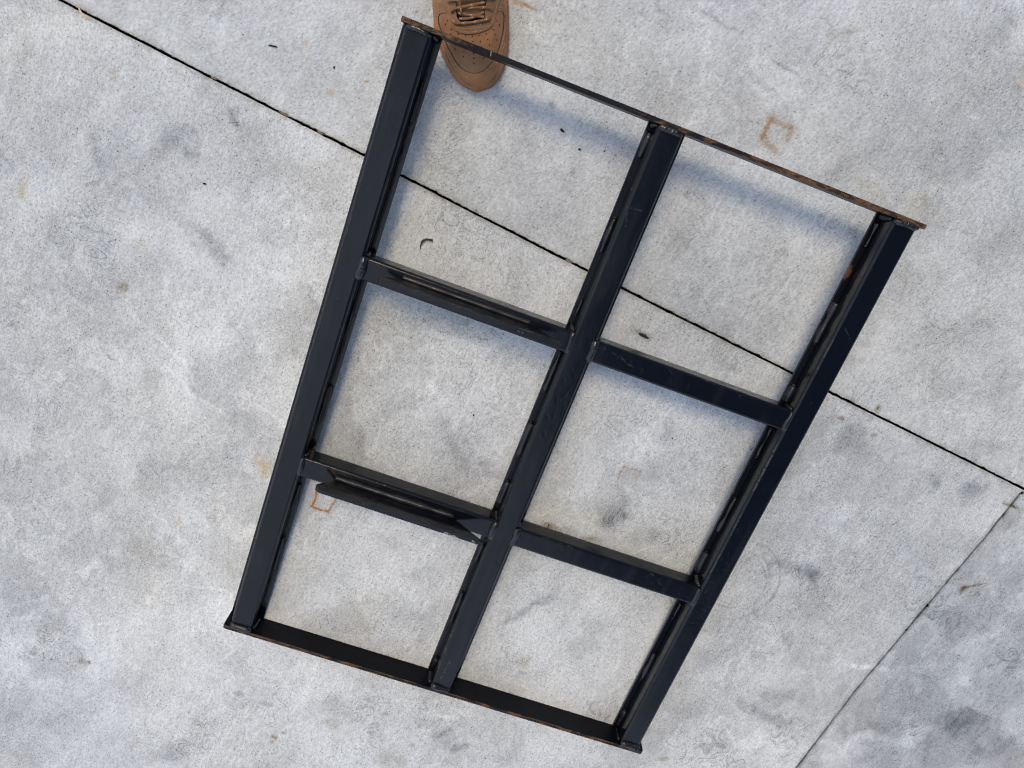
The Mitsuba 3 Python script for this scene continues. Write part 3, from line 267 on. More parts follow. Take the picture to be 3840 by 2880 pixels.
        e = SST(0.012, 0.002, dj) * (0.15 + 0.5 * NOISE(x * 90, y * 200, 14))
        col = col * (mi.Color3f(1.0) - mi.Color3f(0.45, 0.5, 0.6) * dr.clip(e, 0, 1))
        return dr.clip(col, 0.012, 0.75)

    return colour


def relief(p, n, uv):
    a, b = broom(p.x, p.y)
    return 0.75 * NOISE(a * 520, b * 330, 3) + 0.40 * NOISE(p.x * 900, p.y * 900, 8) + 0.22 * NOISE(a * 210, b * 70, 2)


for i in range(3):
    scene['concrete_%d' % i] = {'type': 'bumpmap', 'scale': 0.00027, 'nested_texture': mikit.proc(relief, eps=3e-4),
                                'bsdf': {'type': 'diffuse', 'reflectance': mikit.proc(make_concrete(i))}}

# ------------------------------------------------------------------ materials: steel
TH = math.radians(3.5)
CH, SH = math.cos(TH), math.sin(TH)
L, HB, S, A = 1.03285, 0.04404, 0.3745, 0.0381
FT, G = 0.0054, 0.0098           # flat bar thickness, how far it stands out on each side


def W(v):
    """frame coordinates (u across, v from the raised end plate to the one on the ground, z up) to world"""
    v = np.asarray(v, float)
    u, vv, z = v[..., 0], v[..., 1], v[..., 2]
    return np.stack([u, -(vv - L) * CH - (z + HB) * SH, -(vv - L) * SH + (z + HB) * CH], -1)


def back(p):
    """world to frame coordinates, for the materials"""
    return p.x, L - (p.y * CH + p.z * SH), -p.y * SH + p.z * CH - HB


# chips and scratches of the paint on the frame: (u0, v0, u1, v1, half width, strength, colour), z above which they lie, below which they lie
CHIPS = [(-0.0160, 0.1209, 0.0042, 0.1184, 0.0009, 0.5), (-0.0160, 0.1209, -0.0128, 0.133, 0.0013, 0.5), (-0.0115, 0.136, -0.0076, 0.1476, 0.0009, 0.4),
         (-0.0172, 0.200, -0.0160, 0.236, 0.0012, 0.35), (0.0345, 0.3237, 0.0360, 0.333, 0.0009, 0.5), (0.0480, 0.333, 0.0620, 0.333, 0.0007, 0.6), (0.0620, 0.333, 0.0760, 0.341, 0.0007, 0.6), (0.0760, 0.341, 0.0860, 0.343, 0.0009, 0.6),
         (0.1345, 0.3226, 0.1500, 0.3320, 0.0006, 0.35), (0.1965, 0.3236, 0.2330, 0.3260, 0.0010, 0.5),
         (0.3581, 0.385, 0.3581, 0.470, 0.0013, 0.75), (0.3585, 0.520, 0.3585, 0.560, 0.0011, 0.5), (0.3584, 0.585, 0.3584, 0.648, 0.0012, 0.5), (0.3600, 0.690, 0.3590, 0.720, 0.0008, 0.4),
         (0.3587, 0.190, 0.3582, 0.245, 0.0010, 0.45), (0.3660, 0.172, 0.3900, 0.192, 0.0005, 0.4), (0.383, 0.700, 0.391, 0.702, 0.0006, 0.7),
         (-0.0185, 0.640, -0.0180, 0.700, 0.0008, 0.4), (-0.0180, 0.905, -0.0172, 1.000, 0.0011, 0.6), (-0.0060, 0.965, 0.0040, 0.981, 0.0005, 0.8), (-0.0040, 0.968, -0.0060, 1.010, 0.0005, 0.7), (-0.0090, 0.992, 0.0020, 0.996, 0.0004, 0.5),
         (0.3620, 0.985, 0.3590, 1.005, 0.0014, 0.8), (0.1100, 0.676, 0.1180, 0.676, 0.0011, 0.7), (0.0600, 0.6757, 0.1000, 0.6757, 0.0008, 0.4), (0.2640, 0.676, 0.2720, 0.678, 0.0012, 0.8), (0.285, 0.688, 0.300, 0.698, 0.0005, 0.4),
         (-0.3920, 0.20, -0.3905, 0.30, 0.0006, 0.35), (-0.3915, 0.38, -0.3905, 0.47, 0.0005, 0.3), (-0.382, 0.400, -0.367, 0.397, 0.0005, 0.35), (-0.3920, 0.62, -0.3910, 0.70, 0.0006, 0.3)]
TABCHIPS = [(-0.1000, 0.6975, -0.0760, 0.6978, 0.0016, 1.0), (-0.052, 0.696, -0.049, 0.696, 0.0014, 0.8), (-0.236, 0.6925, -0.234, 0.6925, 0.001, 0.8), (-0.105, 0.3405, -0.098, 0.3410, 0.0010, 0.35)]
PAINT = (0.0023, 0.0031, 0.0058)


def paint_colour(p, n, uv):
    u, v, z = back(p)
    c = mi.Color3f(*PAINT) * (0.8 + 0.4 * NOISE(p.x * 40, p.y * 40, p.z * 40))
    dust = FBM(u * 60, v * 9, z * 60, 3)
    c = c + mi.Color3f(0.0040, 0.0040, 0.0040) * SST(0.52, 0.80, dust) * dr.clip(n.z, 0, 1)
    m = mi.Float(0)
    rag = 0.0022 * (NOISE(u * 500, v * 500, 3) - 0.5)
    for q in CHIPS:
        m = dr.maximum(m, q[5] * SST(q[4] * 1.2, q[4] * 0.3, near_seg(u, v, q) + rag) * dr.select(z > -0.010, 1.0, 0.0) * dr.select(z < 0.008, 1.0, 0.0))
    m = m * SST(0.30, 0.55, NOISE(u * 420, v * 230, 5))
    c = mikit.mix(c, mi.Color3f(0.062, 0.060, 0.062), dr.clip(m, 0, 1) * 0.75)
    t = mi.Float(0)
    for q in TABCHIPS:
        t = dr.maximum(t, q[5] * SST(q[4] * 1.2, q[4] * 0.3, near_seg(u, v, q) + rag * 1.5) * dr.select(z > 0.0415, 1.0, 0.0))
    t = t * SST(0.25, 0.45, NOISE(u * 380, v * 380, 8))
    c = mikit.mix(c, mi.Color3f(0.34, 0.335, 0.33), dr.clip(t, 0, 1) * 0.8)
    # rust blister on the flat bar of the outer rail, and a bead of rust lower down
    r = dr.sqrt(dr.square((u - 0.3470) / 0.0060) + dr.square((v - 0.0950) / 0.0150)) + 0.5 * (NOISE(u * 260, v * 260, 2) - 0.5)
    r2 = dr.sqrt(dr.square((u - 0.3455) / 0.003) + dr.square((v - 0.497) / 0.004))
    rm = dr.maximum(SST(1.0, 0.45, r), 0.7 * SST(1.0, 0.4, r2)) * dr.select(z < -0.02, 1.0, 0.0)
    return mikit.mix(c, mi.Color3f(0.115, 0.052, 0.020), rm * 0.6)


def edge_colour(p, n, uv):
    """the end plates: painted faces, bare rusty mill edge on top where the paint is thin"""
    u, v, z = back(p)
    top = SST(0.55, 0.8, n.z)
    raised = v < 0.5
    c = mi.Color3f(*PAINT) * (0.8 + 0.4 * NOISE(p.x * 40, p.y * 40, p.z * 40))
    flow = FBM(u * 55, v * 260, 4.0, 4)
    cells = FBM(u * 150 + 7, v * 330, 2.0, 3)
    w_up = dr.maximum(SST(-0.20, 0.02, u) * 0.40 + SST(0.05, 0.34, u) * 0.62, SST(-0.27, -0.36, u) * 0.55) + dr.select(u < -0.29, 0.12, 0.0)
    w_dn = 0.36 + 0.14 * SST(0.0, -0.3, u) + 0.12 * SST(0.12, 0.3, u)
    w = dr.select(raised, w_up, w_dn)
    m = SST(0.70, 0.50, flow + 0.62 - w * 1.15)
    rust = mikit.mix(mi.Color3f(0.024, 0.017, 0.013), mi.Color3f(0.088, 0.050, 0.026), SST(0.35, 0.65, cells))
    rust = mikit.mix(rust, mi.Color3f(0.14, 0.068, 0.030), SST(0.60, 0.74, FBM(u * 210, v * 420, 9.0, 3)) * 0.7)
    steel = mikit.mix(mi.Color3f(0.0035, 0.0042, 0.0065), mi.Color3f(0.011, 0.011, 0.013), NOISE(u * 900, v * 60, 1))
    edge = mikit.mix(steel, rust, dr.clip(m, 0, 1))
    # orange lines where the paint film ends along both edges of the strip
    vv = dr.select(raised, v + 0.0071, v - L)
    ln = dr.maximum(SST(0.0011, 0.0002, dr.abs(vv - 0.0004)), SST(0.0011, 0.0002, dr.abs(vv - 0.0067))) * SST(0.46, 0.6, NOISE(u * 48, 3, 2)) * dr.select(raised, SST(0.0, 0.2, u), 1.0)
    edge = mikit.mix(edge, mi.Color3f(0.17, 0.088, 0.040), ln * 0.6)
    # ink-like dark scribbles of mill scale on the raised plate's right end
    scr = SST(0.10, 0.03, dr.abs(FBM(u * 420, v * 900, 6.0, 2) - 0.5)) * SST(0.24, 0.30, u) * dr.select(raised, 1.0, 0.0) * SST(0.0015, 0.003, v + 0.0071) * SST(-0.0012, -0.0028, v)
    edge = edge * (1.0 - 0.75 * scr * SST(0.45, 0.55, NOISE(u * 90, 1, 1)))
    # pale flecks
    d1, d2, rn = mikit.voronoi(u * 140, v * 140)
    edge = mikit.mix(edge, mi.Color3f(0.34, 0.30, 0.26), SST(0.10, 0.04, d1) * dr.select(rn > 0.90, 0.7, 0.0))
    sc = SST(0.0009, 0.0003, dr.abs(u + 0.272 - (v + 0.003) * 0.25)) * dr.select(raised, 1.0, 0.0)
    edge = mikit.mix(edge, mi.Color3f(0.30, 0.20, 0.13), sc * 0.8)
    return mikit.mix(c, edge, top)


def edge_rough(p, n, uv):
    u, v, z = back(p)
    return 0.36 + 0.30 * SST(0.55, 0.8, n.z) * SST(0.3, 0.6, FBM(u * 55, v * 260, 4.0, 3))


def peel(p, n, uv):
    u, v, z = back(p)
    pit = SST(0.58, 0.75, FBM(u * 160, v * 160, z * 160, 2)) * SST(0.50, 0.62, NOISE(u * 22, v * 14, 4))
    return 0.5 * NOISE(u * 110, v * 60, z * 110) + 0.22 * NOISE(u * 420, v * 420, z * 420) + 0.9 * FBM(u * 45, v * 8, z * 45, 2) - 0.8 * pit


def weld_relief(p, n, uv):
    u, v, z = back(p)
    return NOISE(u * 700, v * 700, z * 700) + 0.6 * NOISE(u * 1500, v * 1500, z * 1500)


scene['paint'] = {'type': 'bumpmap', 'scale': 0.00022, 'nested_texture': mikit.proc(peel, eps=6e-4),
                  'bsdf': {'type': 'principled', 'base_color': mikit.proc(paint_colour), 'roughness': 0.145, 'specular': 0.27}}
scene['plate_paint'] = {'type': 'bumpmap', 'scale': 0.00025, 'nested_texture': mikit.proc(peel, eps=6e-4),
                        'bsdf': {'type': 'principled', 'base_color': mikit.proc(edge_colour), 'roughness': mikit.proc(edge_rough), 'specular': 0.11}}
scene['weld_paint'] = {'type': 'bumpmap', 'scale': 0.00016, 'nested_texture': mikit.proc(weld_relief, eps=4e-4),
                       'bsdf': {'type': 'principled', 'base_color': {'type': 'rgb', 'value': [0.0045, 0.0052, 0.0080]}, 'roughness': 0.28, 'specular': 0.42}}

# ------------------------------------------------------------------ the pavement: three slabs, two joints
E1 = 0.0020


def rough_line(pts, amp, seed, step=0.006):
    pts = np.asarray(pts, float)
    cum = np.concatenate([[0], np.cumsum(np.linalg.norm(np.diff(pts, axis=0), axis=1))])
    s = np.arange(0, cum[-1], step)
    q = np.stack([np.interp(s, cum, pts[:, i]) for i in (0, 1)], 1)
    rg = np.random.default_rng(seed)
    d = np.gradient(q, axis=0)
    d /= np.linalg.norm(d, axis=1, keepdims=True)
    nrm = np.stack([-d[:, 1], d[:, 0]], 1)
    off = rg.normal(0, 1, len(s))
    slow = np.interp(s, np.arange(0, cum[-1] + 0.05, 0.03), rg.normal(0, 1, len(np.arange(0, cum[-1] + 0.05, 0.03))))
    big = np.where(rg.random(len(s)) > 0.90, rg.random(len(s)) * 5.0, 0)
    return q, nrm, amp * (0.5 * off + 0.6 * slow), amp * big


def ext(pts, k0, k1):
    pts = np.asarray(pts, float)
    a = pts[0] - (pts[1] - pts[0]) / np.linalg.norm(pts[1] - pts[0]) * k0
    b = pts[-1] + (pts[-1] - pts[-2]) / np.linalg.norm(pts[-1] - pts[-2]) * k1
    return np.vstack([a, pts, b])


FAR = 9.0
J1x = ext(J1, 0.5, 0.9)
q1, n1, o1, b1 = rough_line(J1x, 0.00024, 3)
q1b, n1b, o1b, b1b = rough_line(J1x, 0.00024, 4)
upper_edge = q1 + n1 * (E1 + o1 + b1)[:, None]
lower_edge = q1b - n1b * (E1 + o1b + b1b)[:, None]
# the second joint starts at the first one and is a thin ragged cut
J2top = np.array([0.8459 + 0.006, 0.7005])
J2x = ext(np.vstack([J2top, J2]), 0.01, 0.6)
q2, n2, o2, b2 = rough_line(J2x, 0.0008, 5, 0.005)
E2 = 0.0017
right2 = q2 + n2 * (E2 + o2 + b2)[:, None]     # n points to the slab on the right of the travel direction or left; fixed below
left2 = q2 - n2 * (E2 + rough_line(J2x, 0.0006, 6, 0.005)[2])[:, None]
slab_a = sg.Polygon([*map(tuple, upper_edge), (FAR, J1x[-1][1] - 0.1104 * (FAR - J1x[-1][0])), (FAR, FAR), (-FAR, FAR), (-FAR, J1x[0][1] + 0.1104 * (FAR + J1x[0][0]))]).buffer(0)
below = sg.Polygon([*map(tuple, lower_edge), (FAR, J1x[-1][1] - 0.1104 * (FAR - J1x[-1][0]) - 0.004), (FAR, -FAR), (-FAR, -FAR), (-FAR, J1x[0][1] + 0.1104 * (FAR + J1x[0][0]) - 0.004)]).buffer(0)
far2 = (J2x[-1][0] - 0.1745 * (FAR + J2x[-1][1]), -FAR)
band_l = left2 if left2[len(left2) // 2, 0] < right2[len(right2) // 2, 0] else right2
band_r = right2 if band_l is left2 else left2
cut = sg.Polygon([*map(tuple, band_l), (far2[0] - 0.001, far2[1]), (far2[0] + 0.001, far2[1]), *map(tuple, band_r[::-1])]).buffer(0)
rest = below.difference(cut)
pieces = sorted(list(rest.geoms), key=lambda g: -g.area)[:2]
pieces.sort(key=lambda g: g.centroid.x)
slab_b, slab_c = pieces


def extrude(poly, h, z0=0.0):
    poly = sg.polygon.orient(poly)
    cs = m3.CrossSection([list(poly.exterior.coords)[:-1]] + [list(r.coords)[:-1] for r in poly.interiors], m3.FillRule.EvenOdd)
    t = to_tm(m3.Manifold.extrude(cs, h))
    t.vertices[:, 2] += z0
    return t


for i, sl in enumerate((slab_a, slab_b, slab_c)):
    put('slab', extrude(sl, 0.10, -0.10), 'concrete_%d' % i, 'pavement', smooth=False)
labels['pavement'] = {'label': 'grey broom finished concrete pavement with a dark joint running across it', 'kind': 'structure', 'category': 'pavement'}


def dirt(p, n, uv):
    k = FBM(p.x * 160, p.y * 160, 1.0, 3)
    return mikit.mix(mi.Color3f(0.010, 0.010, 0.010), mi.Color3f(0.090, 0.076, 0.060), SST(0.50, 0.70, k))


scene['joint_dirt'] = {'type': 'diffuse', 'reflectance': mikit.proc(dirt)}
gx = np.linspace(-1.4, 1.7, 1200)
rows = []
c1 = np.stack([np.interp(np.linspace(0, 1, 1200), np.linspace(0, 1, len(q1)), q1[:, i]) for i in (0, 1)], 1)
c2 = np.stack([np.interp(np.linspace(0, 1, 500), np.linspace(0, 1, len(q2)), q2[:, i]) for i in (0, 1)], 1)


def strip(c, w, z, seed):
    rg = np.random.default_rng(seed)
    d = np.gradient(c, axis=0)
    d /= np.linalg.norm(d, axis=1, keepdims=True)
    nn = np.stack([-d[:, 1], d[:, 0]], 1)
    V, F, k = [], [], 5
    for j in range(k):
        t = -w + 2 * w * j / (k - 1)
        V.append(np.column_stack([c + nn * t, z + rg.normal(0, 0.0009, len(c))]))
    m = len(c)
    for j in range(k - 1):
        i = np.arange(m - 1)
        F += [np.stack([j * m + i, j * m + i + 1, (j + 1) * m + i + 1], 1), np.stack([j * m + i, (j + 1) * m + i + 1, (j + 1) * m + i], 1)]
    return trimesh.Trimesh(np.vstack(V), np.vstack(F)[:, ::-1], process=False)


put('joint_fill', strip(c1, 0.008, -0.0065, 1), 'joint_dirt', 'pavement', smooth=False, solid=False)
put('joint_fill', strip(c2, 0.005, -0.0045, 2), 'joint_dirt', 'pavement', smooth=False, solid=False)

# ------------------------------------------------------------------ the steel frame
FR = 'steel_frame'
thing(FR, 'black painted welded steel frame of three rails and four cross bars lying on concrete', 'steel frame')


def rounded(w, h, r):
    return sg.box(-w / 2 + r, -h / 2 + r, w / 2 - r, h / 2 - r).buffer(r, quad_segs=7) if r > 0 else sg.box(-w / 2, -h / 2, w / 2, h / 2)


def bar(u, v, z, r, wall=None):
    """a bar filling the ranges u, v, z; its section is rounded across its longest direction"""
    lens = [u[1] - u[0], v[1] - v[0], z[1] - z[0]]
    ax = int(np.argmax(lens))
    oth = [i for i in range(3) if i != ax]
    sec = rounded(lens[oth[0]], lens[oth[1]], r)
    if wall:
        sec = sec.difference(rounded(lens[oth[0]] - 2 * wall, lens[oth[1]] - 2 * wall, max(r - wall, 0.0008)))
    t = extrude(sec, lens[ax])
    mid = [(q[0] + q[1]) / 2 for q in (u, v, z)]
    V = np.zeros_like(t.vertices)
    V[:, oth[0]] = t.vertices[:, 0] + mid[oth[0]]
    V[:, oth[1]] = t.vertices[:, 1] + mid[oth[1]]
    V[:, ax] = t.vertices[:, 2] + (u, v, z)[ax][0]
    F = t.faces if ax != 1 else t.faces[:, ::-1]
    return trimesh.Trimesh(W(V), F, process=False)


PT, PQ = 0.0070, 0.0040       # end plate thickness, how far it stands above the rails
ZB = -0.0437
rails = {}
for name, uc in (('a', -S), ('b', 0.0), ('c', S)):
    k = put('rail', bar((uc - A / 2, uc + A / 2), (0.0, L), (-A, 0.0), 0.0052, 0.003), 'paint', FR)
    rails[name] = k
    put('flat_bar', bar((uc - A / 2 - G, uc + A / 2 + G), (0.0, L), (-A - FT, -A - 0.0001), 0.0006), 'paint', k)


def plate(u0, u1, v0, v1, r):
    sec = rounded(u1 - u0, PQ - ZB, r)
    sec2 = sec.buffer(-0.0006)
    t = extrude(sec, v1 - v0 - 0.0012, 0.0006)
    rim0 = extrude(sec2, v1 - v0)
    man = m3.Manifold.hull_points(np.vstack([t.vertices, rim0.vertices]))
    t = to_tm(man)
    V = np.stack([t.vertices[:, 0] + (u0 + u1) / 2, t.vertices[:, 2] + v0, t.vertices[:, 1] + (PQ + ZB) / 2], 1)
    m = trimesh.Trimesh(W(V), t.faces[:, ::-1], process=False)
    return m


ep1 = put('end_plate', plate(-S - 0.0261, S + 0.0285, -PT, 0.0, 0.0022), 'plate_paint', FR, label='raised end plate over the shoe, its upper edge heavily rusted at one end')
ep2 = put('end_plate', plate(-S - 0.0294, S + 0.0289, L, L + PT, 0.0062), 'plate_paint', FR, label='end plate resting on the concrete, with a thin rusty upper edge')

V1, V2, BW, ZC, DC = 0.3410, 0.6912, 0.0363, 0.0030, 0.0374
crosses = []
for v in (V1, V2):
    for (ua, ub) in ((-S + A / 2 - 0.001, -A / 2 + 0.001), (A / 2 - 0.001, S - A / 2 + 0.001)):
        crosses.append(put('cross_bar', bar((ua, ub), (v - BW / 2, v + BW / 2), (-ZC - DC, -ZC), 0.0046, 0.003), 'paint', FR))


def tab(vn, base, top, zt, rl, rr):
    """an upright plate, wider at its top, standing on a cross bar; outline in (u, z)"""
    z0 = -ZC - 0.0002
    poly = sg.Polygon([(base[0], z0), (base[1], z0), (top[1], zt), (top[0], zt)])
    cl = sg.Polygon([(base[0], z0), (base[1], z0), (base[1] + 0.01, z0 + 0.004), (top[1] + 0.1, z0 + .02), (top[1] + .1, zt), (0.5 * (top[0] + top[1]), zt), (0.5 * (top[0] + top[1]), z0)])
    soft = poly.buffer(-rl).buffer(rl, quad_segs=8)
    mid = 0.5 * (top[0] + top[1])
    left = soft.intersection(sg.box(-1, z0 + 0.006, mid, 1))
    right = poly.buffer(-rr).buffer(rr, quad_segs=8).intersection(sg.box(mid, z0 + 0.006, 1, 1))
    low = poly.intersection(sg.box(-1, z0, 1, z0 + 0.006))
    sec = so.unary_union([left.buffer(1e-6), right.buffer(1e-6), low.buffer(1e-6)])
    t = extrude(sec, 0.0066)
    V = np.stack([t.vertices[:, 0], t.vertices[:, 2] + vn, t.vertices[:, 1]], 1)
    return trimesh.Trimesh(W(V), t.faces[:, ::-1], process=False)


tb1 = put('tab_plate', tab(0.3355, (-0.290, -0.088), (-0.3300, -0.0360), 0.0430, 0.007, 0.002), 'paint', crosses[0])
tb2 = put('tab_plate', tab(0.6925, (-0.293, -0.093), (-0.3285, -0.0300), 0.0450, 0.010, 0.002), 'paint', crosses[2], label='upright tab plate with paint chipped off its edge')


# ---- weld beads
wseed = [100]


def bead(parent, path, r, **kw):
    wseed[0] += 1
    kw = {'ripple': 0.16, 'pitch': 0.0030, 'rough': 0.16, 'taper': r * 1.2, **kw}
    m = tube(path, r, seed=wseed[0], **kw)
    m.vertices = W(m.vertices)
    return put('weld_bead', m, 'weld_paint', parent, smooth=40)


# long fillets along the foot of both tabs
bead(tb1, [(-0.2945, 0.3332, -0.0010), (-0.19, 0.3330, -0.0010), (-0.0850, 0.3332, -0.0012)], 0.0046, ripple=0.10, pitch=0.0036, twist=1.4, rough=0.12)
bead(tb2, [(-0.2980, 0.6890, -0.0004), (-0.20, 0.6895, -0.0006), (-0.0885, 0.6895, -0.0014)], 0.0056, ripple=0.10, pitch=0.0026, rough=0.26)
# intermittent stitches between rails and their flat bars
st_mid = [(0.010, 0.052), (0.143, 0.200), (0.276, 0.318), (0.368, 0.440), (0.497, 0.562), (0.611, 0.658), (0.742, 0.778), (0.848, 0.917), (0.997, 1.022)]
st_out = [(0.012, 0.050), (0.142, 0.215), (0.288, 0.321), (0.369, 0.425), (0.505, 0.577), (0.618, 0.664), (0.732, 0.764), (0.847, 0.909), (0.985, 1.018)]
for key, uc, sts in ((rails['b'], 0.0, st_mid), (rails['c'], S, st_out)):
    for i, (a, b) in enumerate(sts):
        j = RNG.uniform(-0.0009, 0.0009, 6)
        x0 = uc - A / 2 - 0.0030
        n = 4
        pts = [(x0 + j[q], a + (b - a) * q / (n - 1), -A + 0.0028) for q in range(n)]
        bead(key, pts, 0.0040, ripple=0.12, pitch=0.0060, twist=1.8, rough=0.55)
        for e, vv in ((0, a), (1, b)):
            if RNG.random() < 0.7:
                bead(key, [(x0 - 0.0005, vv - 0.0016, -A + 0.0026), (x0 - 0.0005, vv + 0.0016, -A + 0.0026)], RNG.uniform(0.0040, 0.0054), rough=0.2, taper=0.004)
for i, (a, b) in enumerate([(0.06, 0.12), (0.40, 0.45), (0.55, 0.62), (0.74, 0.79), (0.85, 0.92)]):
    bead(rails['a'], [(-S + A / 2 + 0.0022, a, -A + 0.0022), (-S + A / 2 + 0.0022, b, -A + 0.0022)], 0.0036, ripple=0.25, pitch=0.005, rough=0.5)
# cross bars to rails: across the top and down the corner that faces the raised end
for ci, (v, ua, ub) in enumerate(((V1, -S + A / 2, -A / 2), (V1, A / 2, S - A / 2), (V2, -S + A / 2, -A / 2), (V2, A / 2, S - A / 2))):
    for ue, sgn in ((ua, 1), (ub, -1)):
        hw = BW / 2
        j = RNG.uniform(-0.0010, 0.0010, 8)
        pts = [(ue - sgn * 0.0005 + j[0], v - hw - 0.0005, -0.0055), (ue + j[1], v - hw * 0.6, -0.0018), (ue + j[2] + sgn * 0.0006, v, -0.0014), (ue + j[3], v + hw * 0.6, -0.0020), (ue - sgn * 0.0005 + j[4], v + hw + 0.0008, -0.0060)]
        bead(crosses[ci], pts, 0.0054, ripple=0.14, pitch=0.0050, twist=1.8, rough=0.30)
        bead(crosses[ci], [(ue + sgn * 0.0012, v - hw - 0.0012, -0.006), (ue + sgn * 0.0014, v - hw - 0.0016, -0.036)], 0.0034, ripple=0.2, pitch=0.004, rough=0.35, up=(0, 1, 0))
# the stray hooked bead on the lower right joint
bead(crosses[3], [(0.3500, 0.6630, -0.030), (0.3520, 0.6690, -0.022), (0.3545, 0.6720, -0.008)], 0.0032, ripple=0.3, pitch=0.004, rough=0.3, up=(1, 0, 0))
# rails to end plates, over the top and down the inner side
for nm, uc in (('a', -S), ('b', 0.0), ('c', S)):
    for vv, sg_, ep in ((0.0, 1, ep1), (L, -1, ep2)):
        j = RNG.uniform(-0.0012, 0.0012, 8)
        pts = [(uc - A / 2 + 0.0005, vv + sg_ * 0.0025, -0.0040), (uc - A / 2 + 0.006, vv + sg_ * (0.0030 + j[0]), 0.0006), (uc, vv + sg_ * (0.0028 + j[1]), 0.0008), (uc + A / 2 - 0.006, vv + sg_ * (0.0030 + j[2]), 0.0006), (uc + A / 2 - 0.0005, vv + sg_ * 0.0025, -0.0045)]
        bead(ep, pts, 0.0060 if vv > 0 else 0.0052, ripple=0.18, pitch=0.0055, twist=1.8, rough=0.3)
        side = 1 if nm == 'a' else -1
        bead(ep, [(uc + side * (A / 2 + 0.0015), vv + sg_ * 0.0018, -0.005), (uc + side * (A / 2 + 0.0022), vv + sg_ * 0.0022, -0.020), (uc + side * (A / 2 + 0.0030), vv + sg_ * 0.0030, -0.035)], 0.0042, ripple=0.2, pitch=0.005, rough=0.45, up=(0, 1, 0))
# fillets beyond the rails on the outer corners of the end plates
bead(ep1, [(S + A / 2 - 0.001, 0.0025, -0.004), (S + A / 2 + 0.005, 0.0012, -0.005)], 0.0036, rough=0.3)
bead(ep1, [(-S - A / 2 + 0.001, 0.0022, -0.004), (-S - A / 2 - 0.0025, 0.0012, -0.005)], 0.0030, rough=0.3)


# ---- spatter: tiny beads of weld metal painted over
def spatter(n, seed):
    rg = np.random.default_rng(seed)
    out = []
    ball = trimesh.creation.icosphere(subdivisions=1, radius=1.0)
    for i in range(n):
        r = rg.choice([0.0006, 0.0008, 0.0011, 0.0015], p=[.4, .35, .18, .07])
        kind = rg.integers(0, 4)
        if kind == 0:
            c = (rg.choice([-S, 0, S]) + rg.uniform(-0.014, 0.014), rg.uniform(0.01, L - 0.01), 0.0)
        elif kind == 1:
            uc = rg.choice([-S, 0, S])
            c = (uc + (A / 2 if uc < 0 else -A / 2) * 1.0, rg.uniform(0.01, L - 0.01), rg.uniform(-0.034, -0.006))
        elif kind == 2:
            c = (rg.choice([-1, 1]) * rg.uniform(0.03, 0.33), rg.choice([V1, V2]) + rg.uniform(-0.013, 0.013), -ZC)
        else:
            e = rg.choice([-1, 1])
            c = (e * rg.choice([0.026, 0.345]), rg.choice([V1, V2]) + rg.uniform(-0.03, 0.03), -ZC - 0.001)
            if abs(c[1] - V1) > BW / 2 and abs(c[1] - V2) > BW / 2:
                continue
        b = ball.copy()
        b.vertices = b.vertices * (r, r * rg.uniform(0.8, 1.6), r * 0.7) + c
        out.append(b)
    m = trimesh.util.concatenate(out)
    m.vertices = W(m.vertices)
    return m


k = put('weld_spatter', spatter(110, 5), 'weld_paint', FR, smooth=True)
labels[k] = {'label': 'tiny painted beads of weld spatter', 'kind': 'stuff'}

# ------------------------------------------------------------------ the shoe
SHOE = 'shoe'
thing(SHOE, 'brown nubuck leather lace-up shoe with perforated toe box, its toe under the raised steel plate', 'shoe')
ORG = np.array([-0.2855, 0.9872])
BK = np.array([-0.36, 0.933])
BK /= np.linalg.norm(BK)
RT = np.array([BK[1], -BK[0]])
OUT = np.array([[0, .006, .006], [.002, 0, .013], [.0045, -.0075, .023], [.009, -.016, .030], [.0155, -.0235, .0362], [.021, -.028, .040], [.0315, -.0345, .0453], [.040, -.0388, .048], [.05, -.043, .051],
                [.061, -.0465, .052], [.076, -.0515, .0528], [.087, -.054, .053], [.124, -.0552, .0532], [.16, -.050, .048], [.2, -.043, .040], [.24, -.040, .036], [.27, -.036, .031], [.287, -.024, .019], [.295, -.003, -.003]])
HT = np.array([[0, .024], [.005, .038], [.01, .045], [.02, .053], [.035, .0590], [.05, .0618], [.07, .0650], [.09, .070], [.12, .080], [.15, .094], [.18, .105], [.25, .098], [.275, .095], [.291, .080]])
NN = 2.3


def prof(s):
    q = np.sqrt(np.maximum(s, 0))
    cl, cr = np.interp(q, np.sqrt(OUT[:, 0]), OUT[:, 1]), np.interp(q, np.sqrt(OUT[:, 0]), OUT[:, 2])
    return (cl + cr) / 2, np.maximum((cr - cl) / 2 - .0060, 1e-4), np.interp(q, np.sqrt(HT[:, 0]), HT[:, 1])


def to_world(s, c, z):
    xy = ORG + np.multiply.outer(s, BK) + np.multiply.outer(c, RT)
    return np.column_stack([xy, z])


